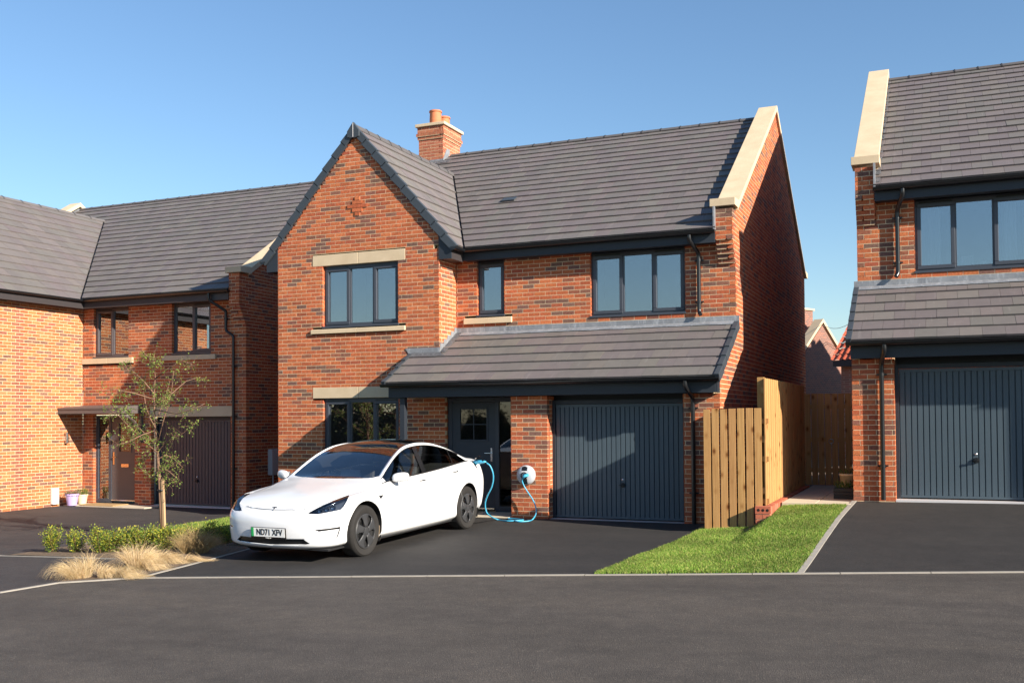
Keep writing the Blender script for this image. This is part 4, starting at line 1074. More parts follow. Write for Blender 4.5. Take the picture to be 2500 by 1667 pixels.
def mat_lawn():
    m, t, b = newmat('lawn'); v = coords(t, 'World')
    c = ramp(t, noise(t, v, 30, 6, .7), [(.3, (.045, .085, .012)), (.55, (.085, .15, .022)), (.8, (.13, .19, .04))])
    t.links.new(c, b.inputs['Base Color']); b.inputs['Roughness'].default_value = .9
mat_lawn()
def sheet(name, poly, off, mat, kind='structure', step=.5, zf=None):
    zf = zf or gz
    bm = bmesh.new(); vs = [bm.verts.new((p[0], p[1], 0)) for p in poly]; bm.faces.new(vs)
    xs = [p[0] for p in poly]; ys = [p[1] for p in poly]
    def cuts(lo, hi, ax):
        k = math.floor(lo/step)+1
        while k*step < hi:
            n = (1, 0, 0) if ax == 0 else (0, 1, 0); c = (k*step, 0, 0) if ax == 0 else (0, k*step, 0)
            bmesh.ops.bisect_plane(bm, geom=bm.verts[:]+bm.edges[:]+bm.faces[:], plane_co=c, plane_no=n); k += 1
    cuts(min(xs), max(xs), 0); cuts(min(ys), max(ys), 1)
    bmesh.ops.triangulate(bm, faces=bm.faces[:])
    for v in bm.verts: v.co.z = zf(v.co.x, v.co.y)+off
    bmesh.ops.recalc_face_normals(bm, faces=bm.faces[:])
    if sum(f.normal.z for f in bm.faces) < 0: bmesh.ops.reverse_faces(bm, faces=bm.faces[:])
    me = bpy.data.meshes.new(name); bm.to_mesh(me); bm.free(); me.materials.append(M[mat])
    me.polygons.foreach_set('use_smooth', [True]*len(me.polygons))
    o = bpy.data.objects.new(name, me); col.objects.link(o); o['kind'] = kind; return o
def ye(x): return yedge(x)
# base: near grid that follows the slope, then a skirt out to the horizon
def base():
    xs = [-400, -120, -60, -40]+[-30+i*1.0 for i in range(61)]+[40, 60, 120, 400]; ys = [-400, -120, -60, -40]+[-30+i*1.0 for i in range(61)]+[40, 60, 120, 400]
    vs = [(x, y, gz(max(-30, min(30, x)), y)-.012) for y in ys for x in xs]; n = len(xs)
    fs = [(j*n+i, j*n+i+1, (j+1)*n+i+1, (j+1)*n+i) for j in range(len(ys)-1) for i in range(n-1)]
    g = MB(); g.add(vs, fs); o = g.build('ground', 'soil', smooth=True, kind='structure')
base()
# road in front
RX = -1.99
sheet('road', [(-40, -40), (40, -40), (40, ye(40)), (7.5, ye(7.5)), (RX, ye(RX)), (-2.72, -7.06), (-2.82, -7.78), (-12, -10.5), (-40, -14)], .0, 'road_tarmac', step=1.0)
drive_poly = [(RX, ye(RX)+.02)]+[(x, ye(x)+.02) for x in (0, 2.0, 3.26)]+[(3.34, -3.93), (3.43, -2.94), (3.49, -1.59), (3.50, -.7), (3.56, .02), (.0, .02), (.0, .86), (-2.40, .86), (-2.18, -4.3)]
sheet('driveway', drive_poly, .004, 'drive_tarmac')
sheet('driveway', [(5.41, ye(5.41)+.02), (14, ye(14)+.02), (14, .2), (5.57, .2), (5.5, -1.6)], .004, 'drive_tarmac')
sheet('driveway', [(-5.5, -4.4), (-5.6, -3.89), (-5.79, -3.2), (-6.04, -1.66), (-6.12, .35), (-6.3, 2.5), (-7.6, 2.72), (-12.57, 2.72), (-12.57, -4.8), (-5.88, -5.15)], .004, 'left_tarmac')
sheet('pavement', [(-3.54, -5.32), (-3.40, -5.59), (-3.07, -6.32), (-2.85, -6.85), (-2.72, -7.06), (-2.82, -7.78), (-12, -10.5), (-16, -10.5), (-16, -4.85), (-5.88, -5.21)], .003, 'left_tarmac')
# lawns and bed
sheet('lawn', [(3.28, ye(3.28)+.03), (5.35, ye(5.35)+.03), (5.39, -3.11), (5.44, -1.61), (5.49, -.46), (4.58, -.46), (4.57, -1.36), (3.62, -1.1), (3.56, 0), (3.50, -.7), (3.49, -1.59), (3.43, -2.94), (3.34, -3.93)], .006, 'lawn', step=.1)
sheet('lawn', [(-5.6, -3.89), (-2.24, -3.2), (-2.42, .7), (-5.33, .7), (-5.33, 2.6), (-6.25, 2.6), (-6.12, .35), (-6.04, -1.66), (-5.79, -3.2)], .012, 'lawn')
sheet('planting_bed', [(-5.75, -5.16), (-3.54, -5.32), (-3.07, -6.32), (-2.85, -6.85), (-2.72, -7.03), (RX-.05, ye(RX-.05)+.04), (-2.21, -4.3), (-2.27, -3.1), (-5.55, -3.85)], .016, 'soil', step=.25)
# edging strips: flush concrete edgings, piece by piece
def edging(pts, w_, L=.914, lift=.012, label=None, off=0):
    root = empty('edging_kerb'); root['kind'] = 'structure'
    for (a, b_) in zip(pts, pts[1:]):
        a, b_ = Vector((*a, 0)), Vector((*b_, 0)); d = (b_-a); n = max(1, round(d.length/L)); t = d.normalized(); s_ = Vector((-t.y, t.x, 0))
        for i in range(n):
            p = a+d*(i/n)+t*.004; q = a+d*((i+1)/n)-t*.004; j = random.uniform(-.002, .002)
            V = []
            for (z_, dz) in ((0, -.15), (1, lift+j)):
                for pt, sg in ((p, -1), (q, -1), (q, 1), (p, 1)):
                    r_ = pt+s_*(sg*w_/2); V.append(Vector((r_.x, r_.y, gz(pt.x, pt.y)+dz)))
            m_ = MB(); m_.hexa(V); m_.build('edging', 'edging', root)
    return root
edging([(RX, ye(RX)), (7.5, ye(7.5)), (14, ye(14))], .042)
edging([(RX, ye(RX)), (-2.18, -4.3), (-2.42, .7)], .05)
edging([(RX, ye(RX)), (-2.72, -7.06)], .05)
edging([(-2.72, -7.06), (-2.82, -7.78), (-6.5, -8.8)], .05)
edging([(-3.54, -5.32), (-5.88, -5.21), (-14, -4.85)], .045)
edging([(-5.5, -4.4), (-5.79, -3.2), (-6.04, -1.66), (-6.12, .35), (-6.28, 2.6)], .05)
edging([(5.385, ye(5.385)), (5.425, -3.11), (5.475, -1.61), (5.535, -.46), (5.555, -.02)], .065, lift=.016)
# paved passage between the houses, in slabs
def slabs(name, x0, x1, y0, y1, z, nx, ny, parent_name='path'):
    root = empty(parent_name); root['kind'] = 'structure'
    for i in range(nx):
        for j in range(ny):
            a = x0+(x1-x0)*i/nx+.004; b_ = x0+(x1-x0)*(i+1)/nx-.004; c = y0+(y1-y0)*j/ny+.004; d = y0+(y1-y0)*(j+1)/ny-.004; e = random.uniform(-.002, .002)
            m_ = MB(); m_.box(a, b_, c, d, z-.25, z+e); m_.build('paving_slab', 'paving', root, bevel=.004)
slabs('path', 4.56, 5.54, -.45, 3.6, .445, 2, 7)
slabs('path', -12.5, -10.0, 2.05, 2.70, -.275, 4, 1, 'doorstep_paving')
slabs('path', -1.62, -.02, -.10, .80, .036, 3, 1, 'doorstep_paving')

# ------------------------------------------------------------------ the white saloon car
import numpy as np
from mathutils.bvhtree import BVHTree
CAR_O = Vector((-1.028, -4.459, -.060)); CAR_YAW = R(-1.72); CAR_PITCH = R(1.17)
CARM = Matrix.Translation(CAR_O) @ Matrix.Rotation(CAR_YAW, 4, 'Z') @ Matrix.Rotation(CAR_PITCH, 4, 'X')
WB, WR = 2.875, .334
# plan keys: local y grows rearwards from the front axle, x to the car's left
KY = [None]*5+[0, .3, .55, .8, 1.1, 1.4, 1.7, 2.0, 2.3, 2.6, 2.9, 3.1, 3.3, 3.5]+[None]*3
ZY = [-.8, -.8, -.75, -.6, -.38, 0, .45, 1.0, 1.6, 2.2, 2.875, 3.3, 3.68, 3.8, 3.85]
SIDE = {   # front tip y, rear tip y, half width, z at the fifteen stations of ZY order (FC F1 F2 FCn FS | sides | RCn R2 RC)
 'S0': (-.745, 3.66, .80, [.175,.175,.175,.18,.185,.19,.185,.175,.175,.175,.20,.22,.27,.29,.29]),
 'S1': (-.815, 3.76, .892, [.215,.215,.218,.225,.24,.25,.25,.245,.245,.245,.27,.30,.35,.37,.37]),
 'S1b': (-.835, 3.83, .905, [.30,.30,.305,.315,.335,.36,.36,.36,.37,.38,.40,.43,.47,.49,.49]),
 'S2': (-.841, 3.853, .915, [.43,.43,.435,.45,.47,.50,.51,.51,.52,.535,.56,.58,.63,.65,.65]),
 'S3': (-.822, 3.835, .922, [.56,.565,.575,.60,.625,.65,.665,.68,.695,.715,.745,.775,.82,.83,.83]),
 'S4': (-.735, 3.775, .886, [.655,.665,.695,.745,.785,.815,.845,.868,.893,.925,.960,.975,.985,1.015,1.025])}
FRX = [0, .40, .70, .885, .955]; FRY = [0, .022, .085, .225, .44]
def side_line(nm):
    yf, yr, w_, zs = SIDE[nm]; pts = []
    for i in range(5): pts.append((w_*FRX[i], yf+FRY[i], zs[i]))
    wid = lambda y: w_*(1-.022*max(0, (.9-y)/1.3)**2-.055*max(0, (y-2.6)/.9)**2)
    for y in KY[5:19]:
        pts.append((wid(y), y if y < 3.45 else yr-.36, float(np.interp(y, ZY[5:12], zs[5:12]))))
    pts.append((w_*.80, yr-.19, zs[12])); pts.append((w_*.46, yr-.035, zs[13])); pts.append((0, yr, zs[14]))
    return pts
S4L = side_line('S4')
def top_lines():
    Y = KY[6:19]
    T1x = [.815,.840,.848,.852,.852,.85,.845,.836,.822,.80,.775,.748,.71]
    T1z = [.872,.915,.935,.950,.962,.975,.990,1.008,1.028,1.044,1.050,1.048,1.040]
    T2x = [.745,.775,.735,.682,.640,.617,.610,.613,.626,.645,.656,.655,.63]
    T2z = [.902,.952,1.080,1.220,1.312,1.345,1.347,1.322,1.268,1.192,1.130,1.082,1.062]
    T3x = [.62,.705,.678,.632,.585,.558,.552,.556,.567,.582,.592,.58,.52]
    T3z = [.920,.964,1.095,1.243,1.343,1.383,1.388,1.362,1.304,1.222,1.155,1.095,1.070]
    T5z = [.938,1.000,1.128,1.275,1.382,1.430,1.443,1.424,1.375,1.292,1.218,1.135,1.085]
    sy = [-.735,-.725,-.640,-.46,-.20,.07]; sz = [.655,.672,.735,.795,.852,.900]
    L = {k: [] for k in ('T1', 'T2', 'T3', 'T4', 'T5')}
    for i in range(6):                                    # hood
        a = Vector(S4L[i]); b_ = Vector((0, sy[i], sz[i]))
        for k, w_ in (('T1', .10), ('T2', .22), ('T3', .38), ('T4', .68), ('T5', 1.0)):
            p = a.lerp(b_, w_); p.z = a.z+(b_.z-a.z)*(1-(1-w_)**2.2); L[k].append(tuple(p))
    for j, y in enumerate(Y):
        yc = y if y > .6 else y
        cu_ = .085*max(0, 1-abs(y-.9)/.75)                # windscreen bows forward in the middle
        L['T1'].append((T1x[j], y, T1z[j])); L['T2'].append((T2x[j], y, T2z[j])); L['T3'].append((T3x[j], y, T3z[j]))
        L['T4'].append((T3x[j]*.55, y, T3z[j]+(T5z[j]-T3z[j])*.78)); L['T5'].append((0, y, T5z[j]))
    rear = {'T1': [(.625,3.59,1.022),(.37,3.735,1.034),(0,3.775,1.028)], 'T2': [(.53,3.60,1.046),(.32,3.733,1.045),(0,3.775,1.030)], 'T3': [(.43,3.61,1.056),(.26,3.732,1.050),(0,3.775,1.031)],
            'T4': [(.23,3.63,1.062),(.14,3.732,1.053),(0,3.775,1.032)], 'T5': [(0,3.64,1.064),(0,3.735,1.054),(0,3.775,1.032)]}
    for k in L: L[k] += rear[k]
    return L
TOPL = top_lines()
LN = [side_line('S0'), side_line('S1'), side_line('S1b'), side_line('S2'), side_line('S3'), S4L, TOPL['T1'], TOPL['T2'], TOPL['T3'], TOPL['T4'], TOPL['T5']]
LA = np.array(LN)                                         # lines x keys x 3
def cr_w(t): return np.array([-.5*t+t*t-.5*t**3, 1-2.5*t*t+1.5*t**3, .5*t+2*t*t-1.5*t**3, -.5*t*t+.5*t**3])
def cr_eval(A, s):
    n = A.shape[0]; i = min(int(s), n-2); t = s-i; w_ = cr_w(t)
    def g(k):
        if k < 0: return 2*A[0]-A[1]
        if k >= n: return 2*A[-1]-A[-2]
        return A[k]
    return sum(w_[q]*g(i-1+q) for q in range(4))
def cr_eval_sym(A, s):                                    # along a line: mirror across the centre plane at both ends
    n = A.shape[0]; i = min(int(s), n-2); t = s-i; w_ = cr_w(t); mir = np.array([-1, 1, 1])
    def g(k):
        if k < 0: return A[1]*mir
        if k >= n: return A[-2]*mir
        return A[k]
    return sum(w_[q]*g(i-1+q) for q in range(4))
SUB, SUBR = 8, 5
NC = (LA.shape[1]-1)*SUB+1; NR = (LA.shape[0]-1)*SUBR+1
DL = np.array([[cr_eval_sym(LA[i], c/SUB) for c in range(NC)] for i in range(LA.shape[0])])
GRID = np.array([[cr_eval(DL[:, c], r_/SUBR) for c in range(NC)] for r_ in range(NR)])
GRID[..., 0] = np.maximum(GRID[..., 0], 0)
def body_bm():
    bm = bmesh.new(); lay_r = bm.faces.layers.int.new('row'); lay_c = bm.faces.layers.int.new('colm')
    V = [[bm.verts.new(GRID[r_, c]) for c in range(NC)] for r_ in range(NR)]
    for r_ in range(NR-1):
        for c in range(NC-1):
            f = bm.faces.new((V[r_][c], V[r_][c+1], V[r_+1][c+1], V[r_+1][c])); f[lay_r] = r_; f[lay_c] = c; f.smooth = True
    bmesh.ops.remove_doubles(bm, verts=bm.verts[:], dist=.0008)
    return bm
def cut_poly(bm, pts, origin, dirs, region):
    """cut every face in region along the edges of a polygon seen from origin (planes through origin) or along dirs (parallel)"""
    n = len(pts)
    for i in range(n):
        a, b_ = pts[i], pts[(i+1) % n]
        nrm = (a-origin).cross(b_-origin) if dirs is None else (b_-a).cross(dirs)
        if nrm.length < 1e-9: continue
        fs = [f for f in bm.faces if region(f)]
        lo = (a+b_)/2; rad = (b_-a).length/2+.16
        fs = [f for f in fs if (f.calc_center_median()-lo).length < rad+.1]
        es = set(e for f in fs for e in f.edges); vs = set(v for f in fs for v in f.verts)
        bmesh.ops.bisect_plane(bm, geom=list(vs)+list(es)+fs, plane_co=a, plane_no=nrm.normalized())
def inpoly(x, y, P):
    c = False; n = len(P)
    for i in range(n):
        x1, y1 = P[i]; x2, y2 = P[(i+1) % n]
        if (y1 > y) != (y2 > y) and x < (x2-x1)*(y-y1)/(y2-y1)+x1: c = not c
    return c
INVM = CARM.inverted(); CAML = INVM @ CAM
def lproj(p): return proj(CARM @ p)
def mat_paint():
    m, t, b = newmat('car_paint')
    b.inputs['Base Color'].default_value = (.70, .71, .725, 1); b.inputs['Roughness'].default_value = .28
    b.inputs['Coat Weight'].default_value = .6; b.inputs['Coat Roughness'].default_value = .02; b.inputs['Specular IOR Level'].default_value = .5
mat_paint()
simple('car_black', (.010, .010, .011), .12, spec=.6)
simple('car_trim', (.014, .014, .015), .35)
simple('shut_line', (.35, .35, .35), .6)
simple('tyre', (.015, .0135, .0125), .85, var=.35, vscale=25)
simple('wheel_cover', (.036, .037, .040), .42, spec=.5, var=.1)
simple('wheel_dark', (.012, .012, .013), .6)
simple('car_interior', (.045, .046, .048), .75)
simple('seat', (.045, .044, .044), .55)
simple('lamp_grey', (.10, .105, .115), .3)
simple('lamp_chrome', (.55, .56, .58), .15, metal=1)
simple('plate_white', (.80, .80, .78), .4)
simple('plate_green', (.02, .36, .10), .4)
simple('plate_ink', (.008, .008, .008), .5)
simple('emblem', (.10, .10, .12), .2, metal=1)
simple('steel', (.35, .36, .37), .3, metal=1)
mat_glass('roof_glass', (.03, .03, .035), .05, ior=1.5)
mat_glass('windscreen_glass', (.84, .87, .88), .15, ior=1.5)
mat_glass('lamp_glass', (.55, .58, .62), .06, ior=1.5)
def zp(*pts): return [(550+x*.29762, 1040+y*.29762) for x, y in pts]
HEAD = zp((677,712),(720,688),(800,645),(900,602),(1008,562),(1016,572),(1000,612),(975,655),(948,684),(900,696),(830,708),(760,721),(692,719))
FOG1 = zp((730,851),(850,838),(947,824),(944,843),(900,847),(765,865))
FOG2 = zp((944,843),(938,870),(925,905),(903,938),(913,905),(925,872),(932,845))
GRIL = zp((120,925),(640,928),(693,965),(660,971),(120,973))
REPT = zp((1258,572),(1303,562),(1280,600))
def carbuild():
    root = empty('parked_car'); root.matrix_world = CARM
    tag(root, 'white saloon car plugged in on the drive with blue cable at its rear', 'car')
    bm = body_bm(); lr = bm.faces.layers.int['row']; lc = bm.faces.layers.int['colm']
    cat = bm.faces.layers.int.new('cat')
    # --- wheel arches
    for yy, ra in ((0, .388), (WB, .385)):
        n = 44; pts = [Vector((1.0, yy+ra*math.cos(2*math.pi*i/n), WR+.005+ra*math.sin(2*math.pi*i/n))) for i in range(n)]
        cut_poly(bm, pts, None, Vector((1, 0, 0)), lambda f: abs(f.calc_center_median().y-yy) < .6 and f.calc_center_median().x > .5 and f.calc_center_median().z < .85)
        dead = [f for f in bm.faces if f.calc_center_median().x > .5 and math.hypot(f.calc_center_median().y-yy, f.calc_center_median().z-WR-.005) < ra-.0005]
        bmesh.ops.delete(bm, geom=dead, context='FACES')
    # --- outlines cut through the skin as seen from where the picture was taken
    def pcut(px, c, front=True):
        pl = [INVM @ (CAM+pray(x, y)*11.0) for x, y in px]
        xs = [p[0] for p in px]; ys = [p[1] for p in px]; bb = (min(xs)-14, min(ys)-14, max(xs)+14, max(ys)+14)
        def reg(f):
            q = f.calc_center_median()
            if (CAML-q).dot(f.normal) <= 0 and abs((CAML-q).dot(f.normal)) > 0: 
                if f.normal.dot(CAML-q) < 0: return False
            x, y, d = lproj(q); return bb[0] < x < bb[2] and bb[1] < y < bb[3]
        bm.normal_update()
        n = len(pl)
        for i in range(n):
            a, b_ = pl[i], pl[(i+1) % n]; nrm = (a-CAML).cross(b_-CAML)
            if nrm.length < 1e-9: continue
            fs = [f for f in bm.faces if reg(f)]
            es = set(e for f in fs for e in f.edges); vs = set(v for f in fs for v in f.verts)
            if fs: bmesh.ops.bisect_plane(bm, geom=list(vs)+list(es)+fs, plane_co=CAML, plane_no=nrm.normalized())
        bm.normal_update()
        for f in bm.faces:
            if reg(f):
                x, y, d = lproj(f.calc_center_median())
                if inpoly(x, y, px): f[cat] = c
    bmesh.ops.recalc_face_normals(bm, faces=bm.faces[:])
    if sum(f.normal.x*f.calc_area() for f in bm.faces) < 0: bmesh.ops.reverse_faces(bm, faces=bm.faces[:])
    pcut(HEAD, 3); pcut(FOG1, 5); pcut(FOG2, 5); pcut(GRIL, 6); pcut(REPT, 5)
    # --- cowl line
    cw = [Vector((0, .440, 0)), Vector((.25, .455, 0)), Vector((.48, .500, 0)), Vector((.64, .565, 0)), Vector((.75, .65, 0))]
    for a, b_ in zip(cw, cw[1:]):
        fs = [f for f in bm.faces if a.x-.03 <= f.calc_center_median().x <= b_.x+.03 and f[lr] >= 35 and .2 < f.calc_center_median().y < .9]
        es = set(e for f in fs for e in f.edges); vs = set(v for f in fs for v in f.verts)
        bmesh.ops.bisect_plane(bm, geom=list(vs)+list(es)+fs, plane_co=a, plane_no=(b_-a).cross(Vector((0, 0, 1))))
    for yy, x_ in ((1.375, 0), (1.395, 0), (3.30, 0)):
        fs = [f for f in bm.faces if f[lr] >= 40 and abs(f.calc_center_median().y-yy) < .15]
        es = set(e for f in fs for e in f.edges); vs = set(v for f in fs for v in f.verts)
        bmesh.ops.bisect_plane(bm, geom=list(vs)+list(es)+fs, plane_co=(0, yy, 0), plane_no=(0, 1, 0))
    for p0, n_ in (((0, .60, .94), (0, 1, -.25)), ((0, 3.06, 1.1), (0, 1, .9))):
        fs = [f for f in bm.faces if 30 <= f[lr] < 35 and abs(f.calc_center_median().y-p0[1]) < .35]
        es = set(e for f in fs for e in f.edges); vs = set(v for f in fs for v in f.verts)
        bmesh.ops.bisect_plane(bm, geom=list(vs)+list(es)+fs, plane_co=p0, plane_no=n_)
    def cowl_y(x):
        for a, b_ in zip(cw, cw[1:]):
            if x <= b_.x: return a.y+(b_.y-a.y)*(x-a.x)/(b_.x-a.x)
        return .66
    for f in bm.faces:
        q = f.calc_center_median(); r_ = f[lr]
        if f[cat]: continue
        if r_ >= 40 and q.y > cowl_y(q.x):
            if q.y < 1.375: f[cat] = 1
            elif q.y > 1.395 and q.y < 3.30: f[cat] = 2
            elif q.y < 1.45: f[cat] = 7
        elif 30 <= r_ < 35 and (q.y-.60)-.25*(q.z-.94) > 0 and (q.y-3.06)+.9*(q.z-1.1) < 0: f[cat] = 4
    # --- split into meshes
    names = {0: ('body', 'car_paint'), 1: ('windscreen', 'windscreen_glass'), 2: ('roof_glass', 'roof_glass'), 4: ('side_window', 'car_glass'), 3: ('headlight', 'lamp_glass'), 5: ('air_slot', 'car_black'), 6: ('lower_grille', 'car_trim'), 7: ('roof_bar', 'car_black')}
    parts = {}
    for c, (nm, mt) in names.items():
        sides = (0,) if c in (0, 1, 2, 6, 7) else (1, -1)
        for sg in sides:
            V = []; F = []; idx = {}
            def vert(v, m):
                k = (v.index, m if abs(v.co.x) > 1e-5 else 1)
                if k not in idx:
                    idx[k] = len(V); V.append(Vector((v.co.x*m, v.co.y, v.co.z))-Vector((v.normal.x*m, v.normal.y, v.normal.z))*off)
                return idx[k]
            bm.verts.index_update(); off = {0: 0, 1: .004, 2: .003, 4: .006, 3: .002, 5: .012, 6: .03, 7: .004}[c]
            for f in bm.faces:
                if f[cat] != c: continue
                for m in ((1, -1) if sg == 0 else (sg,)):
                    t = [vert(v, m) for v in f.verts]; F.append(t if m > 0 else t[::-1])
            mb = MB(); mb.v = V; mb.f = [tuple(t) for t in F]; mb.c = [None]*len(F)
            o = mb.build(nm, mt, root, autos=50); parts.setdefault(nm, []).append(o)
    body = parts['body'][0]
    so = body.modifiers.new('thick', 'SOLIDIFY'); so.thickness = .012; so.offset = -1
    bvh = BVHTree.FromBMesh(bm)
    def hit(px, py):
        d = (INVM.to_3x3() @ pray(px, py)).normalized(); r_ = bvh.ray_cast(CAML, d); return r_[0], r_[1]
    # --- lamp insides
    for sg in (1, -1):
        pr = parts['headlight'][0 if sg > 0 else 1]
        me = pr.data; back = MB(); bv = [v.co-v.normal*.045 for v in me.vertices]
        back.v = bv; back.f = [tuple(p.vertices) for p in me.polygons]; back.c = [None]*len(back.f)
        back.build('lamp_housing', 'lamp_grey', pr, smooth=True)
        for (zx, zy, rr) in ((775, 688, .030), (835, 676, .030), (890, 663, .032)):
            p, n_ = hit(*zp((zx, zy))[0])
            if p is None: continue
            p = p-n_*.022; p = Vector((p.x*sg, p.y, p.z)); n2 = Vector((n_.x*sg*.4, -1, .1)).normalized()
            l = MB(); l.lathe(p, [(0, -.012), (rr*.75, -.010), (rr, .004), (rr*1.05, .004)], axis=n2, n=16); l.build('lamp', 'lamp_chrome', pr, smooth=True)
        p0, n0 = hit(*zp((960, 590))[0]); p1, n1 = hit(*zp((745, 700))[0])
        if p0 and p1:
            st = MB(); pts = []
            for k in range(9):
                q, nn = hit(*zp((990-k*31, 585+k*13.5))[0])
                if q is not None: q = q-nn*.016; pts.append((q.x*sg, q.y, q.z))
            if len(pts) > 2: st.tube(pts, .007, 6); st.build('light_strip', 'lamp_chrome', pr, smooth=True)
    # grille slats
    gr = parts['lower_grille'][0]
    for i in range(5):
        z = .222+i*.016
        s_ = MB(); s_.tube([(x, -.795+.13*(abs(x)/.6)**2.2, z) for x in np.linspace(-.55, .55, 13)], .004, 5); s_.build('grille_slat', 'car_black', gr)
    # --- wheel wells and underbody
    for yy in (0, WB):
        for sg in (1, -1):
            w_ = MB(); n = 22; vs = []; fs = []
            for k in range(n+1):
                a = -.25*math.pi*.6+k/n*(math.pi+.3*math.pi); y = yy+.392*math.cos(a); z = max(.12, WR+.392*math.sin(a))
                vs += [(sg*.905, y, z) if False else (sg*.885, y, z), (sg*.55, y, z)]
            for k in range(n): fs.append((2*k, 2*k+1, 2*k+3, 2*k+2))
            w_.add(vs, fs); w_.add([(sg*.55, yy-.4, .12), (sg*.55, yy+.4, .12), (sg*.55, yy+.4, .75), (sg*.55, yy-.4, .75)], [(0, 1, 2, 3)])
            w_.build('wheel_well', 'wheel_dark', root)
    u_ = MB(); u_.box(-.80, .80, -.70, 3.6, .165, .185); u_.build('underbody', 'wheel_dark', root)
    # --- wheels
    def wheel(x, y, sg):
        t = MB(); W = .115; prof = [(.232, -W+.012), (.250, -W), (.305, -W-.004), (.326, -W+.018), (WR-.001, -W+.040), (WR, -.03), (WR, .03), (WR-.001, W-.040), (.326, W-.018), (.305, W+.004), (.250, W), (.232, W-.012)]
        t.lathe((x, y, WR), [(r_, h*1.0) for r_, h in prof], axis=(sg, 0, 0), n=56)
        wh = t.build('wheel', 'tyre', root, autos=50)
        for gx in (-.045, -.015, .015, .045):
            g_ = MB(); g_.lathe((x, y, WR), [(WR+.0006, gx-.004), (WR+.0006, gx+.004)], axis=(1, 0, 0), n=56); g_.build('tread_groove', 'wheel_dark', wh)
        r_ = MB(); r_.lathe((x, y, WR), [(.232, W-.012), (.226, W-.004), (.212, W-.004), (.205, W-.035), (0, W-.05)], axis=(sg, 0, 0), n=56); r_.build('rim', 'wheel_dark', wh, autos=40)
        # aero cover: five broad blades around a hub
        for k in range(5):
            b_ = MB(); a0 = 2*math.pi*k/5+.25
            def pt(r_, a, d): return Vector((x+sg*(W-.006+d), y+r_*math.cos(a0+a), WR+r_*math.sin(a0+a)))
            rs = [.055, .09, .13, .17, .205, .224]; wa = [.55, .44, .36, .34, .42, .56]; dd = [.006, .004, .0, -.006, -.008, -.008]
            vs = []; fs = []; m = 6
            for r2, w2, d2 in zip(rs, wa, dd):
                for j in range(m+1):
                    q = j/m*2-1; vs.append(pt(r2, q*w2+(.12*(r2/.22)), d2+.006*(1-q*q)))
            for i in range(5):
                for j in range(m):
                    f_ = (i*(m+1)+j, i*(m+1)+j+1, (i+1)*(m+1)+j+1, (i+1)*(m+1)+j); fs.append(f_)
            b_.add(vs, fs); o = b_.build('spoke_blade', 'wheel_cover', wh, smooth=True); s2 = o.modifiers.new('t', 'SOLIDIFY'); s2.thickness = .012; s2.offset = 0
        h = MB(); h.lathe((x, y, WR), [(.066, W-.012), (.062, W+.004), (.035, W+.008), (0, W+.009)], axis=(sg, 0, 0), n=28); h.build('hub_cap', 'wheel_cover', wh, smooth=True)
        h = MB(); h.lathe((x, y, WR), [(.226, W-.008), (.224, W-.002), (.213, W-.004), (.211, W-.012)], axis=(sg, 0, 0), n=56); h.build('rim_lip', 'wheel_cover', wh, smooth=True)
        h = MB(); h.lathe((x, y, WR), [(.16, W-.045), (.16, W-.040), (0, W-.040)], axis=(sg, 0, 0), n=36); h.build('brake_disc', 'steel', wh)
    for yy in (0, WB):
        for sg in (1, -1): wheel(sg*.785, yy, sg)
    for sg in (1, -1):
        f = MB(); f.extrude([(sg*.86, .36, .36), (sg*.86, .42, .36), (sg*.86, .41, .17), (sg*.86, .37, .15)], (-sg*.16, 0, 0)); f.build('mud_flap', 'mud', root, bevel=.008)
    # --- trim along the windows
    for sg in (1, -1):
        for line, c0, c1, rd in ((6, 6.8, 16.1, .009), (7, 7.05, 16.1, .007)):
            t = MB(); pts = []
            for k in range(41):
                c = c0+(c1-c0)*k/40; p = cr_eval_sym(LA[line], c); pts.append((p[0]*sg, p[1], p[2]))
            t.tube(pts, rd, 6); t.build('window_trim', 'car_trim', root, smooth=True)
        # B pillar and quarter divider: strips lifted off the glass
        for ya, yb_, tilt in ((1.60, 1.72, .10), (2.60, 2.63, .16)):
            vs = []; fs = []; n = 8
            for k in range(n+1):
                r_ = 6+k/n*1.0
                for yy in (ya, yb_):
                    yy2 = yy+tilt*(k/n-.5); c = np.interp(yy2, KY[5:19], range(5, 19)); p = cr_eval(np.array([cr_eval_sym(LA[i], c) for i in range(LA.shape[0])]), r_)
                    vs.append(((p[0]+.002)*sg, p[1], p[2]+.002))
            for k in range(n): fs.append((2*k, 2*k+1, 2*k+3, 2*k+2) if sg < 0 else (2*k, 2*k+2, 2*k+3, 2*k+1))
            t = MB(); t.add(vs, fs); t.build('window_pillar', 'car_black', root, smooth=True)
    # --- mirrors
    for sg in (1, -1):
        m = MB(); cx, cy, cz = .985, .74, .975; vs = []; fs = []; nu, nv = 16, 20
        for i in range(nu+1):
            for j in range(nv):
                th = math.pi*i/nu; ph = 2*math.pi*j/nv
                sx_ = math.copysign(abs(math.cos(th))**.8, math.cos(th)); ry = math.sin(th)**.7
                y_ = math.copysign(abs(math.cos(ph))**.75, math.cos(ph))*ry; z_ = math.copysign(abs(math.sin(ph))**.75, math.sin(ph))*ry
                yy = cy+(.062*y_ if y_ < 0 else .05*y_); vs.append((sg*(cx+.108*sx_), yy+.03*sx_, cz+.002+.064*z_+.010*sx_))
        for i in range(nu):
            for j in range(nv):
                q = (i*nv+j, i*nv+(j+1) % nv, (i+1)*nv+(j+1) % nv, (i+1)*nv+j); fs.append(q if sg > 0 else q[::-1])
        m.add(vs, fs); mo = m.build('wing_mirror', 'car_paint', root, smooth=True)
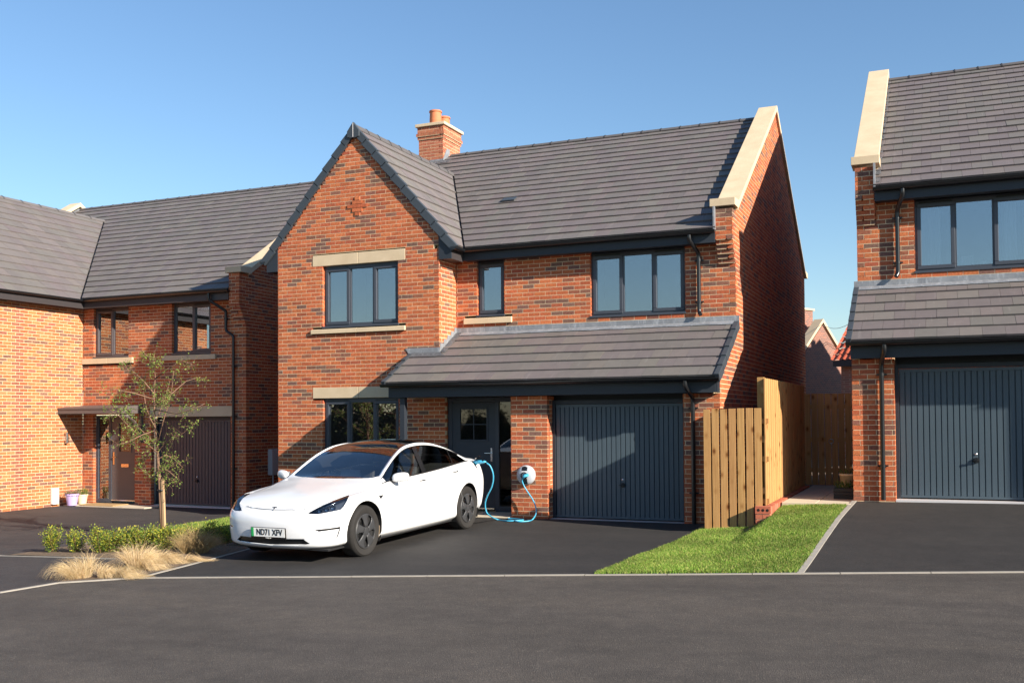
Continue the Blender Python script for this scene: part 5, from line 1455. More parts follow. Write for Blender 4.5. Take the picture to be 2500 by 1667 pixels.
        g = MB(); g.tube([(sg*.845, .70, .93), (sg*.90, .72, .925), (sg*1.02, .76, .93)], [.022, .020, .014], 8); g.build('mirror_arm', 'car_trim', mo, smooth=True)
        g = MB(); g.box(sg*.90, sg*1.07, .784, .792, .93, 1.02); g.build('mirror_glass', 'lamp_chrome', mo)
    # --- door handles, shut lines
    for (zx, zy) in ((1615, 445), (1885, 375)):
        p, n_ = hit(*zp((zx, zy))[0])
        if p is None: continue
        for sg in (1, -1):
            h = MB(); q = Vector((p.x*sg, p.y, p.z)); n2 = Vector((n_.x*sg, n_.y, n_.z))
            t2 = Vector((0, 1, .03)).normalized(); u2 = n2.cross(t2).normalized()
            h.tube([q+n2*.004-t2*.085, q+n2*.006, q+n2*.007+t2*.07, q+n2*.007+t2*.085], [.005, .009, .010, .006], 8)
            h.tube([q+n2*.005+t2*.075, q+n2*.014+t2*.080], [.012, .010], 8); h.build('door_handle', 'car_trim', root, smooth=True)
    def surf(c, r_): return Vector(cr_eval(np.array([cr_eval_sym(LA[i], c) for i in range(LA.shape[0])]), r_))
    def seam(path, nm, rad=.0016, sides=(1, -1)):
        for sg in sides:
            t = MB(); t.tube([(p.x*sg, p.y, p.z) for p in path], rad, 5); t.build(nm, 'shut_line', root)
    cy = lambda y: float(np.interp(y, KY[5:19], range(5, 19)))
    for y0, dy in ((.50, .12), (1.66, .05), (2.55, .28)):
        seam([surf(cy(y0+dy*(1-k/20)**2*(1 if y0 < 2.5 else 1)), .9+k/20*5.05) for k in range(21)], 'door_gap')
    seam([surf(cy(.50+1.95*k/20), 1.45) for k in range(21)], 'sill_line', .0022)
    hs = []
    for (zx, zy) in ((356, 708), (450, 709), (540, 708), (610, 704), (672, 690), (740, 655), (830, 612), (930, 568), (1040, 522), (1120, 490), (1180, 468)):
        p, n_ = hit(*zp((zx, zy))[0])
        if p is not None: hs.append(p)
    if len(hs) > 3:
        hs[0].x = 0; seam(hs, 'bonnet_gap', .0011)
    # --- number plate
    pc = Vector((0, -.846, .376)); tilt = R(4)
    def prect(w_, h_, y0, th): 
        b_ = MB(); b_.box(-w_/2, w_/2, y0-th, y0, -h_/2, h_/2); return b_
    pl = prect(.545, .150, .004, .014).build('number_plate', 'car_black', root, bevel=.006); pl.location = pc; pl.rotation_euler = (tilt, 0, 0)
    pw = MB(); pw.box(-.26, .26, -.013, -.011, -.043, .068); pw.build('plate_face', 'plate_white', pl)
    pg = MB(); pg.box(-.26, -.222, -.0145, -.0135, -.043, .068); pg.build('plate_band', 'plate_green', pl)
    def text(body, size, loc, mat, sx=1.0, off=0.0, nm='lettering'):
        cu = bpy.data.curves.new(nm, 'FONT'); cu.body = body; cu.size = size; cu.align_x = 'CENTER'; cu.align_y = 'CENTER'; cu.extrude = .0008; cu.offset = off
        to = bpy.data.objects.new(nm, cu); col.objects.link(to)
        dg = bpy.context.evaluated_depsgraph_get(); me = bpy.data.meshes.new_from_object(to.evaluated_get(dg)); bpy.data.objects.remove(to)
        o = bpy.data.objects.new(nm, me); col.objects.link(o); me.materials.append(M[mat]); o.parent = pl; o.location = loc; o.rotation_euler = (math.pi/2, 0, 0); o.scale = (sx, 1, 1); return o
    text('ND71 XFV', .107, (.022, -.0150, .0125), 'plate_ink', .82, .0022, 'registration_lettering')['kind'] = 'stuff'
    text('TESLA', .022, (0, -.0115, -.058), 'plate_white', 1.5, .0002, 'frame_lettering')['kind'] = 'stuff'
    # --- bonnet emblem
    p, n_ = hit(*zp((420, 672))[0])
    q0 = surf(.02, 5.0); ez_ = Vector((0, -.70, .695))
    best = min(((Vector(GRID[r_, c]) for r_ in range(26, NR) for c in range(0, 20))), key=lambda v: (v.x**2*4+(v.z-.700)**2))
    em = MB()
    prf = [(-.040, .014), (-.02, .020), (0, .0215), (.02, .020), (.040, .014), (.036, .006), (.016, .011), (.0075, .010), (.003, -.036), (0, -.040), (-.003, -.036), (-.0075, .010), (-.016, .011), (-.036, .006)]
    vs = [(x, 0, z) for x, z in prf]; em.extrude(vs, (0, -.004, 0)); eo = em.build('emblem', 'emblem', root)
    lp, ln, li, ld = bvh.find_nearest(Vector((0.004, -.735, .692)))
    eo.location = Vector((0, lp.y, lp.z))+Vector((0, ln.y, ln.z)).normalized()*.002
    eo.rotation_euler = (-math.atan2(ln.z, -ln.y), 0, 0)
    # --- cabin
    dsh = MB(); vs = []
    for x in np.linspace(-.70, .70, 9):
        for y, z in ((.56, .93), (.75, .955), (.95, .93), (1.02, .86), (1.02, .55)): vs.append((x, y+.05*(abs(x)/.7)**2, z-.03*(abs(x)/.7)**2))
    dsh.add(vs, [(i*5+k, i*5+k+1, (i+1)*5+k+1, (i+1)*5+k) for i in range(8) for k in range(4)]); dsh.build('dashboard', 'car_interior', root, smooth=True)
    fl = MB(); fl.box(-.78, .78, .4, 3.2, .24, .26); fl.build('cabin_floor', 'car_interior', root)
    lin = MB()
    for sg in (1, -1): lin.box(sg*.76, sg*.78, .6, 3.0, .26, .92)
    lin.build('door_lining', 'car_interior', root, kind='stuff')
    shelf = MB(); shelf.hexa([(-.7, 2.78, .5), (.7, 2.78, .5), (.65, 3.4, .5), (-.65, 3.4, .5), (-.68, 2.86, 1.0), (.68, 2.86, 1.0), (.6, 3.4, 1.02), (-.6, 3.4, 1.02)]); shelf.build('parcel_shelf', 'car_interior', root)
    def seat(x, y, w_, h=.62, name='seat'):
        s_ = MB()
        s_.hexa([(x-w_/2, y-.25, .42), (x+w_/2, y-.25, .42), (x+w_/2, y+.28, .38), (x-w_/2, y+.28, .38), (x-w_/2, y-.25, .54), (x+w_/2, y-.25, .54), (x+w_/2, y+.28, .50), (x-w_/2, y+.28, .50)])
        s_.hexa([(x-w_/2, y+.20, .48), (x+w_/2, y+.20, .48), (x+w_/2, y+.34, .48), (x-w_/2, y+.34, .48), (x-w_/2*.82, y+.44, .48+h*.9), (x+w_/2*.82, y+.44, .48+h*.9), (x+w_/2*.82, y+.54, .48+h*.9), (x-w_/2*.82, y+.54, .48+h*.9)])
        s_.build('seat', 'seat', root, bevel=.045)
    seat(.37, 1.42, .5); seat(-.37, 1.42, .5)
    for x in (.37, -.37):
        h = MB(); h.box(x-.13, x+.13, 1.90, 1.98, 1.06, 1.23); h.build('headrest', 'seat', root, bevel=.035)
    rs = MB(); rs.box(-.66, .66, 2.22, 2.72, .36, .52); rs.hexa([(-.66, 2.62, .48), (.66, 2.62, .48), (.66, 2.74, .48), (-.66, 2.74, .48), (-.6, 2.86, 1.02), (.6, 2.86, 1.02), (.6, 2.96, 1.02), (-.6, 2.96, 1.02)]); rs.build('rear_bench', 'seat', root, bevel=.04)
    sw = MB(); c = Vector((-.37, 1.08, .88)); ax = Vector((0, .9, .45)).normalized(); a = Vector((1, 0, 0)); b_ = ax.cross(a)
    sw.tube([c+(a*math.cos(t)+b_*math.sin(t))*.178 for t in np.linspace(0, 2*math.pi, 33)], .015, 8, cap=False); sw.tube([c-a*.17, c, c+a*.17], [.016, .035, .016], 8); sw.tube([c, c-b_*.16], .015, 8); sw.build('steering_wheel', 'car_interior', root, smooth=True)
    sc = MB(); sc.box(-.165, .165, .985, .997, .855, 1.045); sc.build('centre_screen', 'meter_grey', root, bevel=.004)
    rm = MB(); rm.box(-.11, .11, 1.16, 1.18, 1.20, 1.26); rm.build('rear_view_mirror', 'car_interior', root, bevel=.01)
    wp = MB(); wp.tube([(-.45, .52, .935), (.25, .50, .975), (.55, .56, .955)], .008, 6); wp.build('wiper', 'car_trim', root)
    return root, hit
simple('mud', (.16, .12, .08), .9, var=.3)
car, car_hit = carbuild()

# ------------------------------------------------------------------ timber fences, gate, low wall
def mat_wood(name, c1, c2, knots=True):
    m, t, b = newmat(name)
    at = N(t, 'ShaderNodeAttribute', attribute_name='Col')
    tc = N(t, 'ShaderNodeTexCoord'); ge = N(t, 'ShaderNodeNewGeometry')
    mp = N(t, 'ShaderNodeMapping'); mp.inputs['Scale'].default_value = (38, 38, 1.6); t.links.new(ge.outputs['Position'], mp.inputs[0])
    g = noise(t, mp.outputs[0], 1, 6, .65)
    mp2 = N(t, 'ShaderNodeMapping'); mp2.inputs['Scale'].default_value = (7, 7, 4.2); t.links.new(ge.outputs['Position'], mp2.inputs[0])
    vo = N(t, 'ShaderNodeTexVoronoi'); vo.inputs['Scale'].default_value = 1; t.links.new(mp2.outputs[0], vo.inputs['Vector'])
    c = mix(t, c1, c2, ramp(t, g, [(.3, (0, 0, 0)), (.7, (1, 1, 1))]))
    k = ramp(t, vo.outputs['Distance'], [(.0, (.24, .15, .10)), (.10, (.42, .30, .22)), (.2, (.85, .8, .75)), (.32, (1, 1, 1))])
    if knots: c = mix(t, c, k, 1, 'MULTIPLY')
    c = mix(t, c, at.outputs['Color'], 1, 'MULTIPLY')
    t.links.new(c, b.inputs['Base Color']); b.inputs['Roughness'].default_value = .8; b.inputs['Specular IOR Level'].default_value = .2
    bump(t, b, g, .35, .004)
mat_wood('fence_wood', (.35, .178, .064), (.50, .285, .112))
mat_wood('stake_wood', (.36, .22, .12), (.50, .34, .20), False)
def shade(a=.12): 
    k = 1+random.uniform(-a, a); return (k, k*(1+random.uniform(-.03, .03)), k)
def board(parent, x0, x1, y0, y1, z0, z1, lean=0.0, nm='board'):
    m_ = MB(); l = random.uniform(-lean, lean); m_.hexa([(x0,y0,z0),(x1,y0,z0),(x1,y1,z0),(x0,y1,z0),(x0+l,y0,z1),(x1+l,y0,z1),(x1+l,y1,z1),(x0+l,y1,z1)], shade())
    return m_.build(nm, 'fence_wood', parent, bevel=.003)
def fences():
    f = empty('fence_panel', (3.99, -1.2, .1)); tag(f, 'wooden fence panel of seven spaced upright boards beside the garage downpipe', 'fence')
    f.location = (0, 0, 0)
    n = 7; p = .1215; x = 3.575
    for i in range(n):
        a = x+i*p; board(f, a, a+.100, -1.215, -1.195, gz(a+.05, -1.2)-.02, 1.832+.002*i+random.uniform(-.006, .006), .004)
    for z in (.48, 1.08, 1.62): board(f, 3.58, 4.50, -1.194, -1.150, z, z+.075, 0, 'rail')
    board(f, 3.60, 3.69, -1.149, -1.06, -.05, 1.70, 0, 'post')
    f = empty('fence_panel'); tag(f, 'tall close boarded timber fence standing on the low brick wall', 'fence')
    y = -1.22; i = 0
    while y < 3.15:
        m_ = MB(); e = .006 if i % 2 else 0
        m_.box(4.445+e, 4.464+e, y, y+.098, .462, 2.268+random.uniform(-.004, .004), shade(.10)); m_.build('board', 'fence_wood', f, bevel=.002); y += .1; i += 1
    for z in (.62, 1.35, 2.05): board(f, 4.395, 4.444, -1.2, 3.15, z, z+.09, 0, 'rail')
    for y in (-1.12, .7, 2.6): board(f, 4.335, 4.43 if y < 0 else 4.394, y, y+.095, .1, 2.285, 0, 'post')
    g = empty('timber_gate'); tag(g, 'dark shaded wooden gate closing the passage between the two houses', 'gate')
    x = 4.475
    for i in range(9):
        a = x+i*.117
        board(g, a, min(a+.104, 5.53), 3.18, 3.20, .475, 2.125+random.uniform(-.005, .005), .003)
    for z in (.70, 1.25, 1.85): board(g, 4.475, 5.52, 3.201, 3.245, z, z+.08, 0, 'rail')
    h = MB(); h.lathe((4.93, 3.178, 1.26), [(.048, .0), (.048, -.012), (.040, -.016), (.034, -.016), (.034, 0)], axis=(0, 1, 0), n=24); h.build('ring_latch', 'steel', g, smooth=True)
    # low wall with bricks on edge
    w_ = empty('low_brick_wall'); tag(w_, 'low brick retaining wall with brick on edge coping beside the lawn', 'wall')
    WT = [(.46,.15,.085)]*4+[(.40,.12,.07)]*3+[(.50,.20,.13)]*2
    core = MB(); core.box(4.345, 4.525, -1.345, 3.2, -.1, .350); core.build('mortar_core', 'mortar', w_)
    y = -1.355; i = 0
    while y < 3.15:
        c = jitter(random.choice(WT)); m_ = MB(); m_.box(4.325, 4.540, y, y+.065, .352, .4545+random.uniform(-.0015, .0015), c); o = m_.build('coping_brick', 'brick_smooth', w_)
        if i == 0:
            for k in (-.062, 0, .062):
                d = MB(); d.lathe((4.4325+k, y-.0012, .403), [(0, 0), (.0135, 0), (.0160, .0)], axis=(0, -1, 0), n=18); d.build('brick_hole', 'dark_void', o)
                d = MB(); d.lathe((4.4325+k, y-.0016, .403), [(.0165, 0), (.0205, 0), (.0205, .002), (.0165, .002)], axis=(0, 1, 0), n=18); d.build('hole_rim', 'brick_smooth', o)
        y += .075; i += 1
    for k in range(4):
        z = .352-.075*(k+1)
        y = -1.352-(.0 if k % 2 == 0 else .1125)
        while y < 3.1:
            a = max(y, -1.352); b_ = y+.215
            m_ = MB(); m_.box(4.430, 4.533, a, b_, z, z+.065, jitter(random.choice(WT))); m_.build('brick', 'brick_smooth', w_); y += .225
        m_ = MB(); m_.box(4.330, 4.428, -1.350, -1.24, z, z+.065, jitter(random.choice(WT))); m_.build('brick', 'brick_smooth', w_)
def mat_bsm():
    m, t, b = newmat('brick_smooth'); v = coords(t, 'World'); at = N(t, 'ShaderNodeAttribute', attribute_name='Col')
    c = mix(t, at.outputs['Color'], ramp(t, noise(t, v, 40, 4), [(.3, (.85, .85, .85)), (.7, (1.15, 1.12, 1.1))]), 1, 'MULTIPLY')
    t.links.new(c, b.inputs['Base Color']); b.inputs['Roughness'].default_value = .9; b.inputs['Specular IOR Level'].default_value = .2
    bump(t, b, noise(t, v, 150, 3), .3, .002)
mat_bsm()
fences()

# ------------------------------------------------------------------ houses behind
def corrugated(nm, parent, E, U, S, L, Rr, tone, pitch=.21, gauge=.30, amp=.03):
    E = Vector(E); U = Vector(U).normalized(); S = Vector(S).normalized(); Nn = U.cross(S); Nn = Nn if Nn.z > 0 else -Nn
    n = max(1, round(L/pitch)); k = max(1, round(Rr/gauge)); m_ = MB()
    for r_ in range(k):
        vs = []; fs = []; cnt = n*4+1
        for q, lift in ((r_*Rr/k, .028), ((r_+1)*Rr/k, .004)):
            for i in range(cnt):
                u = L*i/(cnt-1); vs.append(E+U*u+S*q+Nn*(lift+amp*math.cos(i*math.pi/2)))
        for i in range(cnt-1): fs.append((i, i+1, cnt+i+1, cnt+i))
        m_.add(vs, fs)
    return m_.build(nm, 'pantile', parent, smooth=True)
def gable_house(ap, label, LEN=9.0):
    # gabled house: gable normal turned toward the camera
    H = empty('distant_house'); tag(H, label, 'house')
    nx = Vector((.891, -.454, 0)); ny = Vector((.454, .891, 0)); Z = Vector((0, 0, 1)); hw, rise = 4.2, 3.9; base = ap.z-9.0
    P = lambda a, b_, z: Vector((ap.x, ap.y, 0))+nx*a+ny*b_+Z*z
    w_ = MB(); w_.extrude([P(0,-hw,base), P(0,hw,base), P(0,hw,ap.z-.12-rise), P(0,0,ap.z-.12), P(0,-hw,ap.z-.12-rise)], nx*-LEN); w_.build('wall', 'brick_far', H)
    for sg in (1, -1):
        c = MB(); sl = Vector((0, 0, 0))
        a = P(.06, sg*hw*1.04, ap.z-rise*1.04); t = P(.06, 0, ap.z); d = -nx*.42
        c.extrude([a, t, t+Z*.14, a+Z*.14], d); c.build('coping', 'cast_stone', H)
        r_ = corrugated('roof', H, P(-.3, sg*(hw+.2), ap.z-.16-rise-.18), -nx, (ny*-sg*hw+Z*rise), LEN-.3, math.hypot(hw, rise)+.2, None)
    ch = MB()
    q = P(-1.0, -.1, 0); ch.extrude([P(-.72,-.45,ap.z-.5), P(-1.55,-.45,ap.z-.5), P(-1.55,.45,ap.z-.5), P(-.72,.45,ap.z-.5)], Z*1.05); cc = ch.build('chimney', 'brick_far', H)
    ch = MB(); ch.extrude([P(-.66,-.51,ap.z+.55), P(-1.61,-.51,ap.z+.55), P(-1.61,.51,ap.z+.55), P(-.66,.51,ap.z+.55)], Z*.08); ch.build('chimney_cap', 'cast_stone', cc)
    ch = MB(); ch.lathe(P(-1.1, 0, ap.z+.63), [(.17, 0), (.15, .36), (.17, .38), (.17, .44), (0, .44)], n=16); ch.build('chimney_pot', 'terracotta', cc, smooth=True)
    fl = MB(); fl.extrude([P(-.70,-.47,ap.z-.5), P(-1.57,-.47,ap.z-.5), P(-1.57,.47,ap.z-.5), P(-.70,.47,ap.z-.5)], Z*.2); fl.build('lead_flashing', 'lead', cc)
def far_houses():
    Z = Vector((0, 0, 1))
    ap = CAM+pray(2007, 787)*40.0
    gable_house(ap, 'distant brick house with pale gable coping, chimney and red pantiles beyond the passage')
    gable_house(ap+Vector((10.4, -4.3, 2.75)), 'brick house added mostly out of sight to shade the gable of its neighbour', 4.0)  # extra house put in only to cast shade on the first gable
    # second house: eaves toward us
    e = CAM+pray(2036, 880)*33.0
    H = empty('distant_house'); tag(H, 'distant brick house showing only its red pantile roof slope above the gate', 'house')
    U = Vector((.93, -.37, 0)).normalized(); V = Vector((-U.y, U.x, 0))
    Q = lambda a, b_, z: Vector((e.x, e.y, 0))+U*a+V*b_+Z*z
    w_ = MB(); w_.extrude([Q(.12,.25,e.z-6), Q(9,.25,e.z-6), Q(9,8,e.z-6), Q(.12,8,e.z-6)], Z*5.9); w_.build('wall', 'brick_far', H)
    f = MB(); f.extrude([Q(-.05,.02,e.z-.20), Q(9.1,.02,e.z-.20), Q(9.1,.27,e.z-.20), Q(-.05,.27,e.z-.20)], Z*.2); f.build('fascia', 'anthracite', H)
    r_ = corrugated('roof', H, Q(-.1, 0, e.z), U, (V*4+Z*3.9), 9.3, 5.6, None)
    g = MB(); g.extrude([Q(.0,.25,e.z-.1), Q(.0,8,e.z-.1), Q(.0,4.1,e.z+3.7)], U*.1); g.build('gable', 'brick_far', H)
    for i, (a, b_) in enumerate((((2025, 827), (2075, 818)), ((2027, 833), (2078, 827)), ((2012, 783), (2080, 771)))):
        p, q = CAM+pray(*a)*39, CAM+pray(*b_)*32; d = q-p; w_ = MB()
        pts = [p-d*.3+d*1.6*k/12-Z*(.35*math.sin(math.pi*k/12)) for k in range(13)]
        w_.tube(pts, .009, 5); o = w_.build('overhead_wire', 'black_plastic'); tag(o, ('middle of three thin wires above the distant red roofs', 'lowest of three thin wires above the distant red roofs', 'highest of three thin wires, strung from the distant gable top')[i], 'wire', group='overhead wires behind the houses')
far_houses()
# pots in the passage
def pots():
    t = empty('planter'); tag(t, 'dark slatted planter with green plants by the passage wall', 'planter')
    for i in range(3):
        b_ = MB(); b_.box(5.22, 5.535, .42, .80, .447+i*.055, .447+i*.055+.05); b_.build('slat', 'wheel_dark', t)
    tuft(t, (5.38, .60, .60), .17, 160, .16, [(.05, .10, .02), (.09, .16, .03)], w_=.012)
    p = MB(); p.lathe((5.40, .98, .445), [(0, 0), (.10, 0), (.135, .33), (.145, .33), (.145, .36), (.12, .36), (.115, .30), (0, .30)], n=28); o = p.build('flower_pot', 'cream_pot', smooth=True); tag(o, 'cream plant pot with small yellow flower behind the dark planter', 'plant pot')
    tuft(o, (5.40, .98, .76), .12, 110, .16, [(.06, .11, .02), (.10, .18, .03)], w_=.012)
    f = MB(); f.lathe((5.44, .92, .90), [(0, .012), (.02, .006), (.022, 0), (0, -.004)], n=10); f.build('flower', 'yellow_flower', o)
    # by the left door
    p = MB(); p.lathe((-12.18, 2.02, -.273), [(0, 0), (.105, 0), (.145, .235), (.158, .235), (.158, .275), (.14, .275), (.135, .22), (0, .22)], n=30); o = p.build('flower_pot', 'lilac_pot', autos=40); tag(o, 'lilac plant pot with faded heather by the left house door', 'plant pot')
    tuft(o, (-12.18, 2.02, -.05), .15, 420, .18, [(.22, .14, .11), (.30, .20, .14), (.12, .14, .05)], w_=.010)
    p = MB(); p.lathe((-12.28, 2.42, -.273), [(0, 0), (.09, 0), (.125, .20), (.135, .20), (.135, .23), (.115, .23), (.11, .18), (0, .18)], n=26); o = p.build('flower_pot', 'cream_pot', autos=40); tag(o, 'cream plant pot behind the lilac pot', 'plant pot')
    tuft(o, (-12.28, 2.42, -.09), .11, 200, .26, [(.10, .16, .03), (.16, .20, .05)], w_=.010)
    m_ = MB(); m_.box(-12.02, -10.98, 2.08, 2.58, -.272, -.250); o = m_.build('doormat', 'coir', bevel=.006); tag(o, 'brown coir doormat on the step of the left house', 'doormat')
simple('cream_pot', (.62, .52, .36), .7); simple('lilac_pot', (.44, .34, .62), .45); simple('yellow_flower', (.75, .42, .03), .6)
simple('coir', (.36, .24, .11), .95, var=.2, vscale=60, bmp=.6, bscale=160)

# ------------------------------------------------------------------ plants
def mat_leaf(name, rough=.55, trans=.25):
    m, t, b = newmat(name); at = N(t, 'ShaderNodeAttribute', attribute_name='Col')
    t.links.new(at.outputs['Color'], b.inputs['Base Color']); b.inputs['Roughness'].default_value = rough; b.inputs['Specular IOR Level'].default_value = .3
    out = t.nodes['Material Output']; tl_ = N(t, 'ShaderNodeBsdfTranslucent'); t.links.new(at.outputs['Color'], tl_.inputs[0])
    mx = N(t, 'ShaderNodeMixShader'); mx.inputs[0].default_value = trans; t.links.new(b.outputs[0], mx.inputs[1]); t.links.new(tl_.outputs[0], mx.inputs[2]); t.links.new(mx.outputs[0], out.inputs[0])
mat_leaf('leaf'); mat_leaf('grass_blade', .6, .3); mat_leaf('straw', .6, .3)
simple('bark', (.19, .105, .065), .85, var=.3, vscale=30, bmp=.4, bscale=60)
simple('twig', (.15, .08, .05), .85)
def rv(a=1): 
    while True:
        v = Vector((random.uniform(-1, 1), random.uniform(-1, 1), random.uniform(-1, 1)))
        if .05 < v.length < 1: return v.normalized()*a
def leaf(mb, p, d, up, l, w_, c):
    d = d.normalized(); s_ = d.cross(up)
    if s_.length < .01: s_ = d.orthogonal()
    s_.normalize()
    mb.add([p, p+d*l*.5+s_*w_/2, p+d*l, p+d*l*.5-s_*w_/2], [(0, 1, 2, 3)], c)
def tuft(parent, c, rad, n, h, cols, w_=.008, nm='foliage', mat='leaf'):
    mb = MB(); c = Vector(c)
    for i in range(n):
        a = random.uniform(0, 6.283); r_ = rad*math.sqrt(random.random()); p = c+Vector((math.cos(a)*r_, math.sin(a)*r_, random.uniform(-.02, h*.5)))
        leaf(mb, p, Vector((math.cos(a)*.5, math.sin(a)*.5, random.uniform(.3, 1.2))), rv(), random.uniform(.4, 1)*h*.45, w_*random.uniform(.8, 1.6), jitter(random.choice(cols), .2))
    return mb.build(nm, mat, parent)
def lawn_blades(name, poly, n, h, cols, label):
    xs = [p[0] for p in poly]; ys = [p[1] for p in poly]; mb = MB(); k = 0
    rnd = random.Random(5)
    while k < n:
        x = rnd.uniform(min(xs), max(xs)); y = rnd.uniform(min(ys), max(ys))
        if not inpoly(x, y, poly): continue
        k += 1
        pat = math.sin(x*3.1+math.sin(y*2.3)*1.7)*math.cos(y*2.7+math.sin(x*1.9))
        x += rnd.gauss(0, .012); y += rnd.gauss(0, .012); hh = h*(.75+.25*pat)*rnd.uniform(.6, 1.3); a = rnd.uniform(0, 6.283); b_ = rnd.uniform(0, 6.283); l = rnd.uniform(.1, .8)*hh; w_ = rnd.uniform(.0018, .0038)
        z = gz(x, y)+.008; c = rnd.choice(cols); s_ = 1+.26*pat+rnd.uniform(-.2, .2)
        p = Vector((x, y, z)); q = Vector((math.cos(a)*w_, math.sin(a)*w_, 0)); m_ = p+Vector((math.cos(b_)*l*.4, math.sin(b_)*l*.4, hh*.62)); t = p+Vector((math.cos(b_)*l, math.sin(b_)*l, hh))
        mb.add([p-q, p+q, m_+q*.8, m_-q*.8, t], [(0, 1, 2, 3), (3, 2, 4)], (c[0]*s_, c[1]*s_, c[2]*s_))
    return tag(mb.build(name, 'grass_blade'), label, 'grass', kind='stuff')
GC = [(.15, .28, .03), (.21, .33, .045), (.10, .21, .025), (.30, .36, .08), (.36, .34, .11)]
LR = [(3.27, ye(3.27)+.035), (5.35, ye(5.35)+.035), (5.385, -3.11), (5.435, -1.61), (5.485, -.47), (4.58, -.47), (4.56, -1.38), (3.62, -1.2), (3.56, -.2), (3.49, -.7), (3.48, -1.59), (3.42, -2.94), (3.33, -3.93)]
LL = [(-5.58, -3.86), (-2.26, -3.2), (-2.44, .68), (-5.34, .68), (-5.34, 2.5), (-6.22, 2.5), (-6.09, .35), (-6.01, -1.66), (-5.76, -3.2)]
lawn_blades('grass', LR, 105000, .040, GC, 'bright green lawn between the two driveways')
lawn_blades('grass', LL, 60000, .040, GC, 'green lawn behind the clipped hedge and the car')
def shrub(x, y, h, w_, label, n=1700, gold=.35, dens=1.0):
    z = gz(x, y)+.01; t = empty('box_shrub', (x, y, z)); tag(t, label, 'shrub', 'small shrubs planted along the bed')
    st = MB(); tips = []
    for i in range(15):
        a = random.uniform(0, 6.283); r_ = w_*.5*math.sqrt(random.random()); hh = h*random.uniform(.62, 1.0)*(1-.25*(r_/(w_*.5))**2)
        pts = [Vector((0, 0, 0)), Vector((math.cos(a)*r_*.5, math.sin(a)*r_*.5, hh*.45)), Vector((math.cos(a)*r_, math.sin(a)*r_, hh))]
        st.tube(pts, [.006, .004, .002], 5); tips.append(pts)
    st.build('stems', 'twig', t, kind='stuff')
    mb = MB()
    for i in range(int(n*dens)):
        pts = random.choice(tips); k = random.uniform(.12, 1)**.8
        p = pts[0].lerp(pts[1], k*2) if k < .5 else pts[1].lerp(pts[2], k*2-1)
        off = rv(.055*(.4+random.random())); p = p+off; p.z = max(.01, p.z)
        g = random.random()
        c = random.choice([(.46, .40, .045), (.38, .37, .045), (.30, .33, .04)]) if g < gold*(.35+k*.9) else random.choice([(.085, .15, .028), (.13, .19, .03), (.06, .11, .025), (.18, .23, .035)])
        leaf(mb, p, off.normalized()+Vector((0, 0, .7)), rv(), random.uniform(.018, .032), random.uniform(.011, .018), jitter(c, .15))
    mb.build('foliage', 'leaf', t)
    return t
SH = [((128, 1349), .41, .30, 'golden green shrub standing first and apart at the drive end of the bed'), ((185, 1349), .33, .34, 'golden shrub second from the drive end of the bed'),
      ((246, 1351), .40, .32, 'taller shrub where the low hedge begins'), ((268, 1349), .36, .34, 'hedge shrub next to the taller one that begins the row'), ((292, 1347), .36, .34, 'third hedge shrub from the tree stake toward the left drive'), ((318, 1346), .35, .34, 'second hedge shrub from the tree stake toward the left drive'), ((346, 1345), .37, .34, 'first hedge shrub from the tree stake toward the left drive'), ((374, 1343), .40, .36, 'hedge shrub standing right in front of the tree stake'), ((402, 1343), .38, .34, 'first hedge shrub from the tree stake toward the car'), ((430, 1342), .36, .34, 'hedge shrub just behind the narrow brown grass'),
      ((462, 1338), .34, .32, 'upright shrub behind the tufted upright grasses'), ((508, 1332), .38, .38, 'large golden shrub at the hedge end beside the car bumper'), ((556, 1328), .32, .40, 'dark shrub in the shade right beside the car bumper')]
for (px, h, w_, lb) in SH:
    g_ = ground_at(*px); shrub(g_.x, g_.y, h, w_, lb or 'low golden green hedge shrub between the tree stake and its row mates', gold=.36)
def stipa(px, h, n, droop, label, wind=(.3, -.2), spread=.06, tone=0):
    g_ = ground_at(*px); t = empty('feather_grass', g_); tag(t, label, 'grass clump', 'straw coloured grass clumps in the bed')
    mb = MB(); cols = [(.56, .40, .20), (.64, .49, .28), (.48, .33, .16), (.70, .56, .35)] if tone == 0 else [(.40, .28, .13), (.34, .24, .12), (.46, .34, .17)]
    w0 = Vector((wind[0], wind[1], 0))
    for i in range(n):
        a = random.uniform(0, 6.283); r_ = spread*math.sqrt(random.random()); p = Vector((math.cos(a)*r_, math.sin(a)*r_, 0))
        d = (Vector((math.cos(a), math.sin(a), 0))*random.uniform(.1, .7)+w0*random.uniform(.5, 1.6)+Vector((0, 0, 1))).normalized()
        L = h*random.uniform(.7, 1.5); sg = 7; c = jitter(random.choice(cols), .15); s_ = d.orthogonal().normalized()*.0016; pts = []; q = p.copy(); dd = d.copy()
        for k in range(sg+1):
            pts.append(q.copy()); q = q+dd*(L/sg)
            dd = (dd+Vector((w0.x*.25, w0.y*.25, -droop*(.35+k*.22)))+rv(.06)).normalized()
            if q.z < .012: q.z = .012+random.random()*.02; dd.z = abs(dd.z)*.05; dd.normalize()
        vs = []; fs = []
        for k, pt in enumerate(pts): wd = 1-.75*k/sg; vs += [pt-s_*wd, pt+s_*wd]
        for k in range(sg): fs.append((2*k, 2*k+1, 2*k+3, 2*k+2))
        mb.add(vs, fs, c)
    mb.build('blades', 'straw', t)
stipa((192, 1412), .30, 800, .45, 'bleached windswept grass clump at the road corner of the bed', (-.12, -.12), .14)
stipa((252, 1411), .24, 320, .55, 'small flattened straw tuft between the two larger clumps by the road', (.3, .1))
stipa((293, 1411), .32, 420, .60, 'low combed over straw clump beside the road edging', (.75, .1))
stipa((335, 1388), .32, 900, .40, 'largest straw coloured grass clump in the middle of the bed', (-.05, .1), .11)
